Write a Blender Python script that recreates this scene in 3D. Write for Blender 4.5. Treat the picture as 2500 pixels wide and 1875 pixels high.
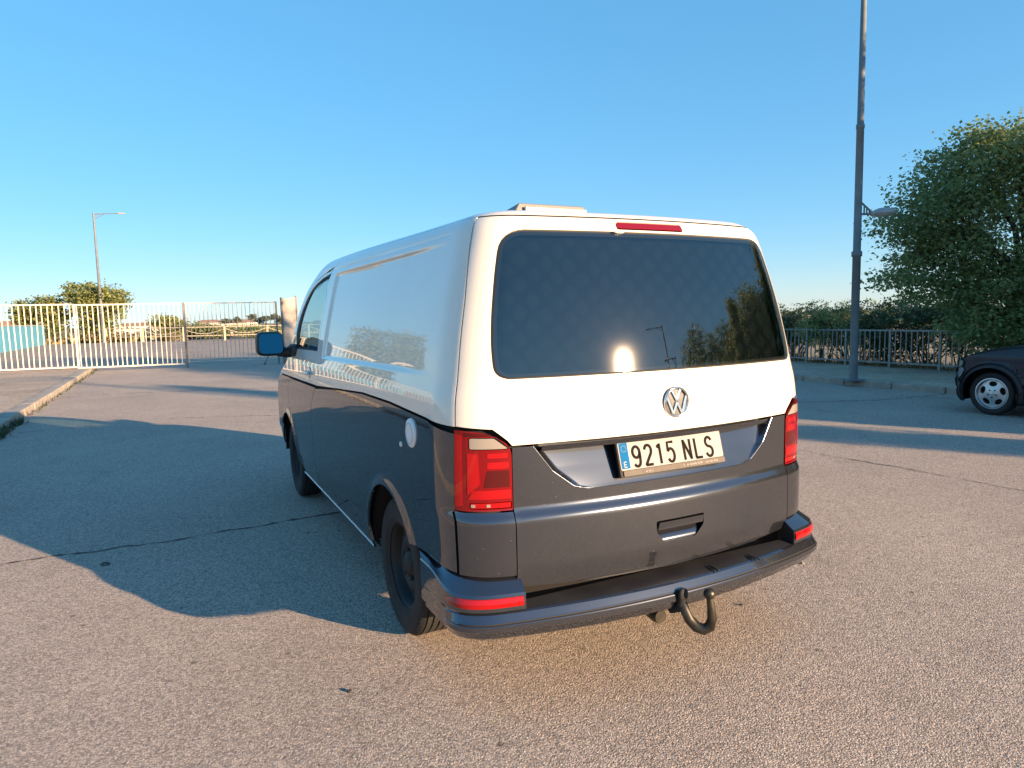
import bpy, bmesh, math, random
import numpy as np
from mathutils import Vector, Matrix
from mathutils.geometry import delaunay_2d_cdt

for _o in list(bpy.data.objects): bpy.data.objects.remove(_o)
scene = bpy.context.scene
COL = scene.collection
rad = math.radians

# ------------------------------------------------------------------ camera
# world frame: origin on the road under the van's rear axle, +Y is where the van points, +X its right side
cam_data = bpy.data.cameras.new('camera')
cam = bpy.data.objects.new('camera', cam_data); COL.objects.link(cam)
_y, _p, _r = rad(26.7518), rad(-5.7949), rad(-1.2930)
F = Vector((math.sin(_y)*math.cos(_p), math.cos(_y)*math.cos(_p), math.sin(_p)))
R = F.cross(Vector((0, 0, 1))).normalized(); U = R.cross(F)
R2 = R*math.cos(_r) + U*math.sin(_r); U2 = -R*math.sin(_r) + U*math.cos(_r)
M = Matrix((R2, U2, -F)).transposed().to_4x4(); M.translation = Vector((-1.8494, -3.1378, 1.5447))
cam.matrix_world = M
cam_data.sensor_width = 36; cam_data.lens = 36*1661.44/2500
cam_data.clip_start = .05; cam_data.clip_end = 4000
scene.camera = cam

# ------------------------------------------------------------------ sky, sun, exposure
SUN_AZ, SUN_EL = 150.5, 10.7                 # clockwise from +Y
world = bpy.data.worlds.new('World'); scene.world = world; world.use_nodes = True
wt = world.node_tree; wt.nodes.clear()
wo = wt.nodes.new('ShaderNodeOutputWorld'); wb = wt.nodes.new('ShaderNodeBackground')
sky = wt.nodes.new('ShaderNodeTexSky'); sky.sky_type = 'NISHITA'; sky.sun_disc = False
sky.sun_elevation = rad(SUN_EL); sky.sun_rotation = rad(SUN_AZ)
sky.altitude = 600; sky.air_density = 1.0; sky.dust_density = .15; sky.ozone_density = 6.0
hsv = wt.nodes.new('ShaderNodeHueSaturation'); hsv.inputs['Saturation'].default_value = 1.41
gam = wt.nodes.new('ShaderNodeGamma'); gam.inputs[1].default_value = .42      # one even tone curve over the whole sky, like the phone's
wt.links.new(sky.outputs[0], gam.inputs[0]); wt.links.new(gam.outputs[0], hsv.inputs['Color'])
wt.links.new(hsv.outputs[0], wb.inputs[0]); wb.inputs[1].default_value = .149
wt.links.new(wb.outputs[0], wo.inputs[0])
sl = bpy.data.lights.new('sun', 'SUN'); sun = bpy.data.objects.new('sun', sl); COL.objects.link(sun)
sl.energy = 3.9; sl.angle = rad(.53); sl.color = (1.0, .68, .40)
SUNV = Vector((math.sin(rad(SUN_AZ))*math.cos(rad(SUN_EL)), math.cos(rad(SUN_AZ))*math.cos(rad(SUN_EL)), math.sin(rad(SUN_EL))))
sun.rotation_euler = SUNV.to_track_quat('Z', 'Y').to_euler(); sun.location = SUNV*60
vs = scene.view_settings
vs.view_transform = 'Standard'; vs.look = 'None'; vs.gamma = 1; vs.use_curve_mapping = False; vs.exposure = 1.93
scene.display_settings.display_device = 'sRGB'
scene.cycles.max_bounces = 8; scene.cycles.transparent_max_bounces = 16
scene.cycles.use_denoising = True
scene.cycles.sample_clamp_indirect = 6

# ------------------------------------------------------------------ materials
def nodes(name):
    m = bpy.data.materials.new(name); m.use_nodes = True
    return m, m.node_tree.nodes, m.node_tree.links
def mat(name, col, rough=.5, metal=0., coat=0., coat_rough=.03, var=0., scale=8., bump=0., bscale=60., spec=.5, ior=1.5, col2=None, detail=6.):
    m, n, l = nodes(name); b = n['Principled BSDF']
    b.inputs['Base Color'].default_value = (*col, 1); b.inputs['Roughness'].default_value = rough
    b.inputs['Metallic'].default_value = metal; b.inputs['Coat Weight'].default_value = coat
    b.inputs['Coat Roughness'].default_value = coat_rough; b.inputs['Specular IOR Level'].default_value = spec
    b.inputs['IOR'].default_value = ior
    if var or col2 or bump:
        tc = n.new('ShaderNodeTexCoord')
    if var or col2:
        t = n.new('ShaderNodeTexNoise'); t.inputs['Scale'].default_value = scale; t.inputs['Detail'].default_value = detail
        r = n.new('ShaderNodeValToRGB'); r.color_ramp.elements[0].position = .3; r.color_ramp.elements[1].position = .7
        c2 = col2 or tuple(max(0, c*(1-var)) for c in col)
        r.color_ramp.elements[0].color = (*c2, 1); r.color_ramp.elements[1].color = (*col, 1)
        l.new(tc.outputs['Object'], t.inputs['Vector']); l.new(t.outputs['Fac'], r.inputs[0]); l.new(r.outputs[0], b.inputs['Base Color'])
    if bump:
        t2 = n.new('ShaderNodeTexNoise'); t2.inputs['Scale'].default_value = bscale; t2.inputs['Detail'].default_value = 4
        bp = n.new('ShaderNodeBump'); bp.inputs['Strength'].default_value = bump; bp.inputs['Distance'].default_value = .01
        l.new(tc.outputs['Object'], t2.inputs['Vector']); l.new(t2.outputs['Fac'], bp.inputs['Height']); l.new(bp.outputs[0], b.inputs['Normal'])
    return m

def paint(name, col, dirt, metal=0., rough=.4, coat=1., fl=0., flake=0., spec=.5):
    """car paint: base, clear coat, a thin uneven film of road dust and specks"""
    m, n, l = nodes(name); b = n['Principled BSDF']
    tc = n.new('ShaderNodeTexCoord')
    t = n.new('ShaderNodeTexNoise'); t.inputs['Scale'].default_value = 2.2; t.inputs['Detail'].default_value = 8; t.inputs['Roughness'].default_value = .65
    l.new(tc.outputs['Object'], t.inputs['Vector'])
    r = n.new('ShaderNodeValToRGB'); r.color_ramp.elements[0].position = .38; r.color_ramp.elements[1].position = .78
    l.new(t.outputs['Fac'], r.inputs[0])
    sp = n.new('ShaderNodeTexVoronoi'); sp.inputs['Scale'].default_value = 22
    l.new(tc.outputs['Object'], sp.inputs['Vector'])
    sr = n.new('ShaderNodeValToRGB'); sr.color_ramp.elements[0].position = .03; sr.color_ramp.elements[0].color = (1, 1, 1, 1)
    sr.color_ramp.elements[1].position = .06; sr.color_ramp.elements[1].color = (0, 0, 0, 1)
    l.new(sp.outputs['Distance'], sr.inputs[0])
    ad = n.new('ShaderNodeMath'); ad.operation = 'MULTIPLY_ADD'; ad.inputs[1].default_value = fl
    l.new(sr.outputs[0], ad.inputs[0])
    mu = n.new('ShaderNodeMath'); mu.operation = 'MULTIPLY'; mu.inputs[1].default_value = dirt
    l.new(r.outputs[0], mu.inputs[0]); l.new(mu.outputs[0], ad.inputs[2])
    mx = n.new('ShaderNodeMix'); mx.data_type = 'RGBA'; mx.inputs[6].default_value = (*col, 1); mx.inputs[7].default_value = (.30, .27, .23, 1)
    l.new(ad.outputs[0], mx.inputs[0]); l.new(mx.outputs[2], b.inputs['Base Color'])
    b.inputs['Metallic'].default_value = metal; b.inputs['Roughness'].default_value = rough
    b.inputs['Coat Weight'].default_value = coat; b.inputs['Specular IOR Level'].default_value = spec; b.inputs['Coat IOR'].default_value = 1.7 if flake else 1.5
    cr = n.new('ShaderNodeMath'); cr.operation = 'MULTIPLY_ADD'; cr.inputs[1].default_value = .10; cr.inputs[2].default_value = .015
    l.new(mu.outputs[0], cr.inputs[0]); l.new(cr.outputs[0], b.inputs['Coat Roughness'])
    if flake:
        f = n.new('ShaderNodeBsdfPrincipled'); f.inputs['Base Color'].default_value = (.30, .36, .47, 1); f.inputs['Metallic'].default_value = 1
        f.inputs['Roughness'].default_value = .23; f.inputs['Coat Weight'].default_value = coat; f.inputs['Coat IOR'].default_value = 1.7; l.new(cr.outputs[0], f.inputs['Coat Roughness'])
        x = n.new('ShaderNodeMixShader'); x.inputs[0].default_value = flake; l.new(b.outputs[0], x.inputs[1]); l.new(f.outputs[0], x.inputs[2]); l.new(x.outputs[0], n['Material Output'].inputs['Surface'])
    return m

def granular(name, lo, hi, scale, bump, dist, patch, fine=1.0, rough=.9):
    """worn asphalt / washed concrete: stones of several sizes, stains, strong fine relief"""
    m, n, l = nodes(name); b = n['Principled BSDF']
    tc = n.new('ShaderNodeTexCoord'); co = tc.outputs['Object']
    v1 = n.new('ShaderNodeTexVoronoi'); v1.inputs['Scale'].default_value = scale; v1.inputs['Randomness'].default_value = 1
    v2 = n.new('ShaderNodeTexVoronoi'); v2.inputs['Scale'].default_value = scale*2.3
    n1 = n.new('ShaderNodeTexNoise'); n1.inputs['Scale'].default_value = .55; n1.inputs['Detail'].default_value = 9; n1.inputs['Roughness'].default_value = .62
    n2 = n.new('ShaderNodeTexNoise'); n2.inputs['Scale'].default_value = scale*.22; n2.inputs['Detail'].default_value = 5; n2.inputs['Roughness'].default_value = .7
    # warp so the stones are not round cells
    nw = n.new('ShaderNodeTexNoise'); nw.inputs['Scale'].default_value = scale*.8; nw.inputs['Detail'].default_value = 2
    vm = n.new('ShaderNodeVectorMath'); vm.operation = 'MULTIPLY_ADD'; vm.inputs[1].default_value = (.012, .012, .012)
    l.new(co, nw.inputs['Vector']); l.new(nw.outputs['Color'], vm.inputs[0]); l.new(co, vm.inputs[2])
    for t in (v1, v2): l.new(vm.outputs[0], t.inputs['Vector'])
    for t in (n1, n2): l.new(co, t.inputs['Vector'])
    # per-stone tone
    sx = n.new('ShaderNodeSeparateColor'); l.new(v1.outputs['Color'], sx.inputs[0])
    rp = n.new('ShaderNodeValToRGB')
    e = rp.color_ramp.elements; e[0].position = 0; e[0].color = (*lo, 1); e[1].position = 1; e[1].color = (*hi, 1)
    mid = e.new(.55); mid.color = tuple((lo[i]*.45+hi[i]*.55) for i in range(3)) + (1,)
    l.new(sx.outputs[0], rp.inputs[0])
    # dark gaps between stones
    g = n.new('ShaderNodeMapRange'); g.inputs['From Min'].default_value = .25; g.inputs['From Max'].default_value = .75
    g.inputs['To Min'].default_value = 1.0; g.inputs['To Max'].default_value = .62
    l.new(v1.outputs['Distance'], g.inputs['Value'])
    s1 = n.new('ShaderNodeMapRange'); s1.inputs['From Min'].default_value = .3; s1.inputs['From Max'].default_value = .7
    s1.inputs['To Min'].default_value = 1-patch; s1.inputs['To Max'].default_value = 1+patch*.5
    l.new(n1.outputs['Fac'], s1.inputs['Value'])
    s2 = n.new('ShaderNodeMapRange'); s2.inputs['From Min'].default_value = .3; s2.inputs['From Max'].default_value = .7
    s2.inputs['To Min'].default_value = .86; s2.inputs['To Max'].default_value = 1.12
    l.new(n2.outputs['Fac'], s2.inputs['Value'])
    ma = n.new('ShaderNodeMath'); ma.operation = 'MULTIPLY'; l.new(g.outputs[0], ma.inputs[0]); l.new(s1.outputs[0], ma.inputs[1])
    mb = n.new('ShaderNodeMath'); mb.operation = 'MULTIPLY'; l.new(ma.outputs[0], mb.inputs[0]); l.new(s2.outputs[0], mb.inputs[1])
    n3 = n.new('ShaderNodeTexNoise'); n3.inputs['Scale'].default_value = 1.7; n3.inputs['Detail'].default_value = 10; n3.inputs['Roughness'].default_value = .72; l.new(co, n3.inputs['Vector'])
    s3 = n.new('ShaderNodeMapRange'); s3.inputs['From Min'].default_value = .57; s3.inputs['From Max'].default_value = .70; s3.inputs['To Min'].default_value = 1.; s3.inputs['To Max'].default_value = .80
    l.new(n3.outputs['Fac'], s3.inputs['Value'])
    v3 = n.new('ShaderNodeTexVoronoi'); v3.inputs['Scale'].default_value = 4.2; l.new(vm.outputs[0], v3.inputs['Vector'])
    s4 = n.new('ShaderNodeMapRange'); s4.inputs['From Min'].default_value = .035; s4.inputs['From Max'].default_value = .075; s4.inputs['To Min'].default_value = .45; s4.inputs['To Max'].default_value = 1.
    l.new(v3.outputs['Distance'], s4.inputs['Value'])
    mc = n.new('ShaderNodeMath'); mc.operation = 'MULTIPLY'; l.new(s3.outputs[0], mc.inputs[0]); l.new(s4.outputs[0], mc.inputs[1])
    md = n.new('ShaderNodeMath'); md.operation = 'MULTIPLY'; l.new(mb.outputs[0], md.inputs[0]); l.new(mc.outputs[0], md.inputs[1]); mb = md
    mv = n.new('ShaderNodeVectorMath'); mv.operation = 'SCALE'; l.new(rp.outputs[0], mv.inputs[0]); l.new(mb.outputs[0], mv.inputs['Scale'])
    l.new(mv.outputs[0], b.inputs['Base Color'])
    # relief
    h = n.new('ShaderNodeMath'); h.operation = 'MULTIPLY_ADD'; h.inputs[1].default_value = -1.; l.new(v1.outputs['Distance'], h.inputs[0])
    h2 = n.new('ShaderNodeMath'); h2.operation = 'MULTIPLY'; h2.inputs[1].default_value = -.4*fine; l.new(v2.outputs['Distance'], h2.inputs[0])
    l.new(h2.outputs[0], h.inputs[2])
    h3 = n.new('ShaderNodeMath'); h3.operation = 'MULTIPLY_ADD'; h3.inputs[1].default_value = .6; l.new(sx.outputs[1], h3.inputs[0]); l.new(h.outputs[0], h3.inputs[2])
    bp = n.new('ShaderNodeBump'); bp.inputs['Strength'].default_value = bump; bp.inputs['Distance'].default_value = dist
    l.new(h3.outputs[0], bp.inputs['Height']); l.new(bp.outputs[0], b.inputs['Normal'])
    b.inputs['Roughness'].default_value = rough; b.inputs['Specular IOR Level'].default_value = .25
    return m

def leaf_mat(name, a, b_, trans=.35, scale=1.3):
    m, n, l = nodes(name); n.remove(n['Principled BSDF']); out = n['Material Output']
    tc = n.new('ShaderNodeTexCoord'); t = n.new('ShaderNodeTexNoise'); t.inputs['Scale'].default_value = scale; t.inputs['Detail'].default_value = 6
    t2 = n.new('ShaderNodeTexNoise'); t2.inputs['Scale'].default_value = 17; t2.inputs['Detail'].default_value = 1
    ad = n.new('ShaderNodeMath'); ad.operation = 'MULTIPLY_ADD'; ad.inputs[1].default_value = .5
    l.new(tc.outputs['Object'], t.inputs['Vector']); l.new(tc.outputs['Object'], t2.inputs['Vector'])
    hf = n.new('ShaderNodeMath'); hf.operation = 'MULTIPLY'; hf.inputs[1].default_value = .5; l.new(t.outputs['Fac'], hf.inputs[0])
    l.new(t2.outputs['Fac'], ad.inputs[0]); l.new(hf.outputs[0], ad.inputs[2])
    r = n.new('ShaderNodeValToRGB'); r.color_ramp.elements[0].position = .36; r.color_ramp.elements[1].position = .64
    r.color_ramp.elements[0].color = (*a, 1); r.color_ramp.elements[1].color = (*b_, 1)
    l.new(ad.outputs[0], r.inputs[0])
    d = n.new('ShaderNodeBsdfPrincipled'); d.inputs['Roughness'].default_value = .42; d.inputs['Specular IOR Level'].default_value = .5
    tr = n.new('ShaderNodeBsdfTranslucent'); mx = n.new('ShaderNodeMixShader'); mx.inputs[0].default_value = trans
    l.new(r.outputs[0], d.inputs['Base Color']); l.new(r.outputs[0], tr.inputs['Color'])
    l.new(d.outputs[0], mx.inputs[1]); l.new(tr.outputs[0], mx.inputs[2]); l.new(mx.outputs[0], out.inputs['Surface'])
    return m

def glass_mat(name, tint, rough=.012, dust=.05, drough=.22, ior=1.75):
    """thin tinted pane: sharp Fresnel reflection, a faint dusty lobe, see-through tint"""
    m, n, l = nodes(name); n.remove(n['Principled BSDF']); out = n['Material Output']
    fr = n.new('ShaderNodeFresnel'); fr.inputs['IOR'].default_value = ior
    geo = n.new('ShaderNodeNewGeometry'); ix = n.new('ShaderNodeMapRange'); ix.inputs['To Min'].default_value = ior; ix.inputs['To Max'].default_value = 1/ior
    l.new(geo.outputs['Backfacing'], ix.inputs['Value']); l.new(ix.outputs[0], fr.inputs['IOR'])     # a thin pane has no total reflection from inside
    g = n.new('ShaderNodeBsdfGlossy'); g.inputs['Roughness'].default_value = rough
    g2 = n.new('ShaderNodeBsdfGlossy'); g2.inputs['Roughness'].default_value = drough
    t = n.new('ShaderNodeBsdfTransparent'); t.inputs['Color'].default_value = (*tint, 1)
    a = n.new('ShaderNodeMixShader'); b = n.new('ShaderNodeMixShader'); b.inputs[0].default_value = dust
    l.new(fr.outputs[0], a.inputs[0]); l.new(t.outputs[0], a.inputs[1]); l.new(g.outputs[0], a.inputs[2])
    l.new(a.outputs[0], b.inputs[1]); l.new(g2.outputs[0], b.inputs[2]); l.new(b.outputs[0], out.inputs['Surface'])
    return m

def lens_mat(name, col, rough=.08):
    m, n, l = nodes(name); b = n['Principled BSDF']
    b.inputs['Base Color'].default_value = (*col, 1); b.inputs['Roughness'].default_value = .35
    b.inputs['Coat Weight'].default_value = 1; b.inputs['Coat Roughness'].default_value = rough*.3; b.inputs['Subsurface Weight'].default_value = 0
    tc = n.new('ShaderNodeTexCoord'); w = n.new('ShaderNodeTexWave'); w.inputs['Scale'].default_value = 55; w.bands_direction = 'Z'
    bp = n.new('ShaderNodeBump'); bp.inputs['Strength'].default_value = .08; bp.inputs['Distance'].default_value = .004; b.inputs['Specular IOR Level'].default_value = .05
    l.new(tc.outputs['Object'], w.inputs['Vector']); l.new(w.outputs['Fac'], bp.inputs['Height']); l.new(bp.outputs[0], b.inputs['Normal'])
    return m

WHITE = paint('white_paint', (.74, .69, .60), .08, rough=.45, fl=.0)
GREY = paint('dark_grey_metallic_paint', (.010, .0105, .013), .02, rough=.5, fl=.35, flake=.20, spec=0)
RUBBER = mat('black_rubber', (.012, .012, .013), .75)
TYRE = mat('tyre_rubber', (.022, .021, .020), .85, var=.4, scale=14, bump=.25, bscale=120)
BLACKP = mat('black_plastic', (.022, .022, .025), .5, var=.3, scale=9, bump=.15, bscale=300)
STEPP = mat('ribbed_step_plastic', (.025, .026, .03), .38, var=.35, scale=7, bump=.1, bscale=200)
RIMM = mat('black_steel_wheel', (.010, .0105, .012), .62, var=.3, scale=10)
DARK = mat('underbody_black', (.006, .006, .007), .9)
CHROME = mat('chrome', (.82, .83, .85), .08, metal=1.)
STEEL = mat('oily_steel', (.09, .085, .07), .42, metal=.8, var=.5, scale=18)
PLATE = mat('plate_white', (.35, .352, .36), .9, var=.10, scale=30, spec=.03)
PLATEINK = mat('plate_black', (.012, .010, .008), .8, spec=.1)
PLATEBLUE = mat('plate_blue', (.012, .12, .30), .9, spec=.03)
FRAMEM = mat('plate_frame_grey', (.13, .115, .10), .8, var=.2, scale=40)
PRINTM = mat('frame_print', (.27, .26, .25), .8, spec=.05)
GLASS_R = glass_mat('tinted_rear_glass', (.46, .52, .54), dust=.0040, drough=.085, ior=2.2)
GLASS_D = glass_mat('door_glass_tint', (.55, .68, .66), dust=.005, ior=2.2)
REDLENS = lens_mat('red_lens', (.15, .001, .0025))
REDLENS2 = lens_mat('bright_red_lens', (.30, .0025, .004))
REDDARK = lens_mat('dark_red_lens', (.06, .003, .003))
CLEAR = lens_mat('clear_lens', (.24, .22, .20))
REFLR = lens_mat('red_reflector', (.30, .002, .003))
BRAKE = lens_mat('brake_light_lens', (.16, .003, .008))
CAPW = mat('grey_white_plastic', (.78, .78, .76), .45, var=.1, scale=12)
FANL = mat('fan_lid_grey', (.17, .165, .16), .4)
FANM = mat('fan_plastic', (.30, .28, .26), .4, var=.1, scale=6, coat=.3)
FANG = mat('fan_side_grey', (.28, .29, .31), .4)
SEATM = mat('seat_fabric', (.03, .03, .033), .9)
QUILT = None
LOT = granular('bleached_asphalt', (.34, .27, .22), (.64, .53, .44), 40, .5, .008, .22)
ASPH = granular('worn_asphalt', (.35, .293, .25), (.755, .63, .525), 124, .72, .008, .13)
PAVE = granular('pavement_concrete', (.46, .345, .25), (.74, .575, .44), 60, .35, .006, .30)
KERBM = mat('kerb_stone', (.40, .35, .29), .9, var=.35, scale=5, bump=.6, bscale=35)
DIRT = granular('dry_ground', (.34, .26, .16), (.56, .45, .29), 14, .5, .04, .35)
CRACKM = mat('tar_crack', (.022, .020, .020), .7, bump=.4, bscale=90)
GATEM = mat('shade_toned_gate_paint', (.62, .57, .50), .6, var=.3, scale=8)  # darker tone for one gate leaf, tree shade put into its colour
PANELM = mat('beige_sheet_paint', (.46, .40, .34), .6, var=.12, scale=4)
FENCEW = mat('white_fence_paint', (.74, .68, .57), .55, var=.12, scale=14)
FENCEG = mat('galvanised_fence', (.27, .29, .29), .5, metal=.4, var=.25, scale=10)
POLEM = mat('grey_lamp_post_paint', (.17, .19, .20), .55, var=.25, scale=5)
LAMPG = mat('lamp_housing_grey', (.36, .37, .37), .45, var=.1, scale=9)
LAMPD = mat('lamp_diffuser', (.6, .6, .58), .3)
BARK = mat('bark', (.10, .080, .062), .95, var=.5, scale=9, bump=.8, bscale=24)
LEAF1 = leaf_mat('broad_green_leaves', (.17, .24, .105), (.34, .38, .14), .5, .9)
LEAF2 = leaf_mat('dry_olive_leaves', (.15, .185, .065), (.34, .36, .125), .45, 1.2)
LEAF3 = leaf_mat('dark_hedge_leaves', (.06, .10, .045), (.15, .175, .07), .35, 1.0)
LEAF4 = leaf_mat('far_tree_leaves', (.08, .095, .06), (.16, .17, .10), .2, .2)
GRASS = leaf_mat('dry_grass_blades', (.20, .16, .07), (.34, .27, .13), .3, 2.)
WEED = leaf_mat('kerb_weed', (.04, .06, .025), (.10, .11, .05), .3, 6.)
WOOD = mat('weathered_rail_wood', (.52, .44, .31), .85, var=.3, scale=6)
BLUEW = mat('blue_wall_paint', (.10, .36, .50), .6, var=.2, scale=1.5)
HOUSEW = mat('far_house_plaster', (.60, .54, .48), .9, var=.15, scale=.3)
ROOFM = mat('far_roof_tile', (.34, .20, .14), .9, var=.3, scale=.6)
PANEM = mat('far_window_pane', (.06, .07, .08), .2)
SUVP = paint('dark_blue_suv_paint', (.004, .009, .022), .0, metal=.2, rough=.4, coat=.25)
ALLOY = mat('silver_alloy', (.50, .52, .54), .35, metal=.75, coat=.4)


def pchip(K):
    x=np.array([k[0] for k in K],float); y=np.array([k[1] for k in K],float)
    h=np.diff(x); d=np.diff(y)/h; m=np.zeros(len(x)); m[0]=d[0]; m[-1]=d[-1]
    for i in range(1,len(x)-1):
        if d[i-1]*d[i]>0:
            w1=2*h[i]+h[i-1]; w2=h[i]+2*h[i-1]; m[i]=(w1+w2)/(w1/d[i-1]+w2/d[i])
    def f(q):
        q=np.clip(np.asarray(q,float),x[0],x[-1]); i=np.clip(np.searchsorted(x,q)-1,0,len(x)-2)
        t=(q-x[i])/h[i]; t2=t*t; t3=t2*t
        return y[i]*(2*t3-3*t2+1)+h[i]*m[i]*(t3-2*t2+t)+y[i+1]*(-2*t3+3*t2)+h[i]*m[i+1]*(t3-t2)
    return f
def sst(a,b,x):
    t=np.clip((np.asarray(x,float)-a)/(b-a),0,1); return t*t*(3-2*t)
fz=pchip([(.2,.2),(1,1),(1.8,1.8),(1.88,1.88),(1.9,1.9),(1.94,1.936),(1.98,1.960),(2.04,1.975),(2.1,1.983),(2.2,1.99)])
fw=pchip([(.2,.885),(.25,.895),(.30,.905),(.44,.936),(.47,.942),(.6,.948),(.9,.953),(1.05,.950),(1.20,.94),(1.3,.92),(1.45,.892),(1.6,.857),(1.75,.817),(1.85,.786),(1.90,.766),(1.94,.735),(1.98,.68),(2.04,.56),(2.1,.40),(2.2,.02)])
fr=pchip([(.2,-.88),(.25,-.90),(.45,-.955),(.50,-.968),(.60,-.981),(.755,-.980),(.766,-.979),(.812,-.958),(.82,-.957),(1.05,-.957),(1.17,-.948),(1.32,-.9245),(1.45,-.9035),(1.6,-.875),(1.8,-.828),(1.86,-.813),(1.90,-.798),(1.94,-.768),(1.98,-.72),(2.04,-.60),(2.1,-.45),(2.2,-.1)])
ff=pchip([(.2,3.66),(.25,3.72),(.45,3.88),(.6,3.90),(.8,3.87),(.95,3.81),(1.04,3.72),(1.12,3.50),(1.2,3.28),(1.26,3.22),(1.4,3.14),(1.53,3.06),(1.74,2.82),(1.83,2.60),(1.9,2.40),(1.94,2.25),(1.98,2.1),(2.04,1.8),(2.1,1.3),(2.2,.6)])
KR=.14; KF=.16
SEG=np.array([0,.74,1.00,4.90,5.45,6.0])   # metric breakpoints of the half outline
def ctl(v):
    w=fw(v); xa=np.minimum(.74,.79*w); y0=fr(v); ya=y0+KR*xa*xa
    sl=2*KR*xa
    yc=ya+sl*(w-xa)                  # corner control point on the side line
    yb=yc+np.minimum(.20,.25*w)
    xf=.60*w; yf=ff(v)-KF*xf*xf; ycf=yf-2*KF*xf*(w-xf); ybf=ycf-.22
    return w,xa,y0,yc,yb,xf,yf,ycf,ybf
def P0(s,v):
    s=np.asarray(s,float); v=np.asarray(v,float); s,v=np.broadcast_arrays(s,v)
    s=np.where(s>6,s-12,np.where(s<-6,s+12,s)); sg=np.where(s<0,-1.,1.); a=np.abs(s)
    w,xa,y0,yc,yb,xf,yf,ycf,ybf=ctl(v); ya=y0+KR*xa*xa
    x=np.zeros_like(a); y=np.zeros_like(a)
    t=np.clip(a/SEG[1],0,1); x1=t*xa; y1=y0+KR*x1*x1
    t=np.clip((a-SEG[1])/(SEG[2]-SEG[1]),0,1); x2=(1-t)**2*xa+2*t*(1-t)*w+t*t*w; y2=(1-t)**2*ya+2*t*(1-t)*yc+t*t*yb
    t=np.clip((a-SEG[2])/(SEG[3]-SEG[2]),0,1); x3=w; y3=yb+t*(ybf-yb)
    t=np.clip((a-SEG[3])/(SEG[4]-SEG[3]),0,1); x4=(1-t)**2*w+2*t*(1-t)*w+t*t*xf; y4=(1-t)**2*ybf+2*t*(1-t)*ycf+t*t*yf
    t=np.clip((a-SEG[4])/(SEG[5]-SEG[4]),0,1); x5=xf*(1-t); y5=ff(v)-KF*x5*x5
    c=[a<=SEG[1],a<=SEG[2],a<=SEG[3],a<=SEG[4]]
    x=np.select(c,[x1,x2,x3,x4],x5); y=np.select(c,[y1,y2,y3,y4],y5)
    z=fz(v)+.028*sst(1.4,1.9,v)*sst(-.7,1.6,y)
    return np.stack([x*sg,y,z],-1)
def disp(q):
    "outward displacement from stamped features, by point on the plain shell"
    x,y,z=np.abs(q[...,0]),q[...,1],q[...,2]
    side=(x>.6)&(y>-.62)&(y<3.3)
    rec=sst(-.66,.10,y)*(1-sst(1.525,1.56,y))*sst(1.288-.012*(y-.5),1.318-.012*(y-.5),z)*(1-sst(1.838,1.856,z))
    d=-.014*rec
    g=np.exp(-((z-1.882)/.007)**2)*sst(-.50,-.44,y)*(1-sst(2.0,2.1,y)); d=d-.004*g
    for yc in (0.,3.0):
        r=np.hypot(y-yc,z-.335); d=d+.016*(1-sst(.395,.47,r))*(z>.2)*np.where(y<yc,1.0,1.0)
    d=d-.006*np.exp(-((z-.985)/.02)**2)*sst(-.1,.4,y)*(1-sst(3.0,3.4,y))*0
    return np.where(side,d,0.)
def nrm0(s,v,e=2e-3):
    a=P0(s+e,v)-P0(s-e,v); b=P0(s,v+e)-P0(s,v-e); n=np.cross(a,b); n/=np.linalg.norm(n,axis=-1,keepdims=True)+1e-12
    return n
def P(s,v,off=0.):
    q=P0(s,v); d=disp(q)+off
    return q+nrm0(s,v)*np.asarray(d)[...,None]
def s_side(y,v,sg=-1):
    w,xa,y0,yc,yb,xf,yf,ycf,ybf=ctl(v); ya=y0+KR*xa*xa
    if y<yb:
        lo,hi=0.,1.
        for _ in range(40):
            t=(lo+hi)/2; yy=(1-t)**2*ya+2*t*(1-t)*yc+t*t*yb
            if yy<y: lo=t
            else: hi=t
        return sg*(SEG[1]+t*(SEG[2]-SEG[1]))
    if y>ybf:
        lo,hi=0.,1.
        for _ in range(40):
            t=(lo+hi)/2; yy=(1-t)**2*ybf+2*t*(1-t)*ycf+t*t*yf
            if yy<y: lo=t
            else: hi=t
        return sg*(SEG[3]+t*(SEG[4]-SEG[3]))
    return sg*float(SEG[2]+(y-yb)/(ybf-yb)*(SEG[3]-SEG[2]))
def s_rear(x,v):
    w,xa,y0,yc,yb,*_=ctl(v); sg=-1. if x<0 else 1.; x=abs(x)
    if x<=xa: return sg*float(x/xa*SEG[1])
    lo,hi=0.,1.
    for _ in range(40):
        t=(lo+hi)/2; xx=(1-t)**2*xa+2*t*(1-t)*w+t*t*w
        if xx<x: lo=t
        else: hi=t
    return sg*float(SEG[1]+t*(SEG[2]-SEG[1]))

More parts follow.
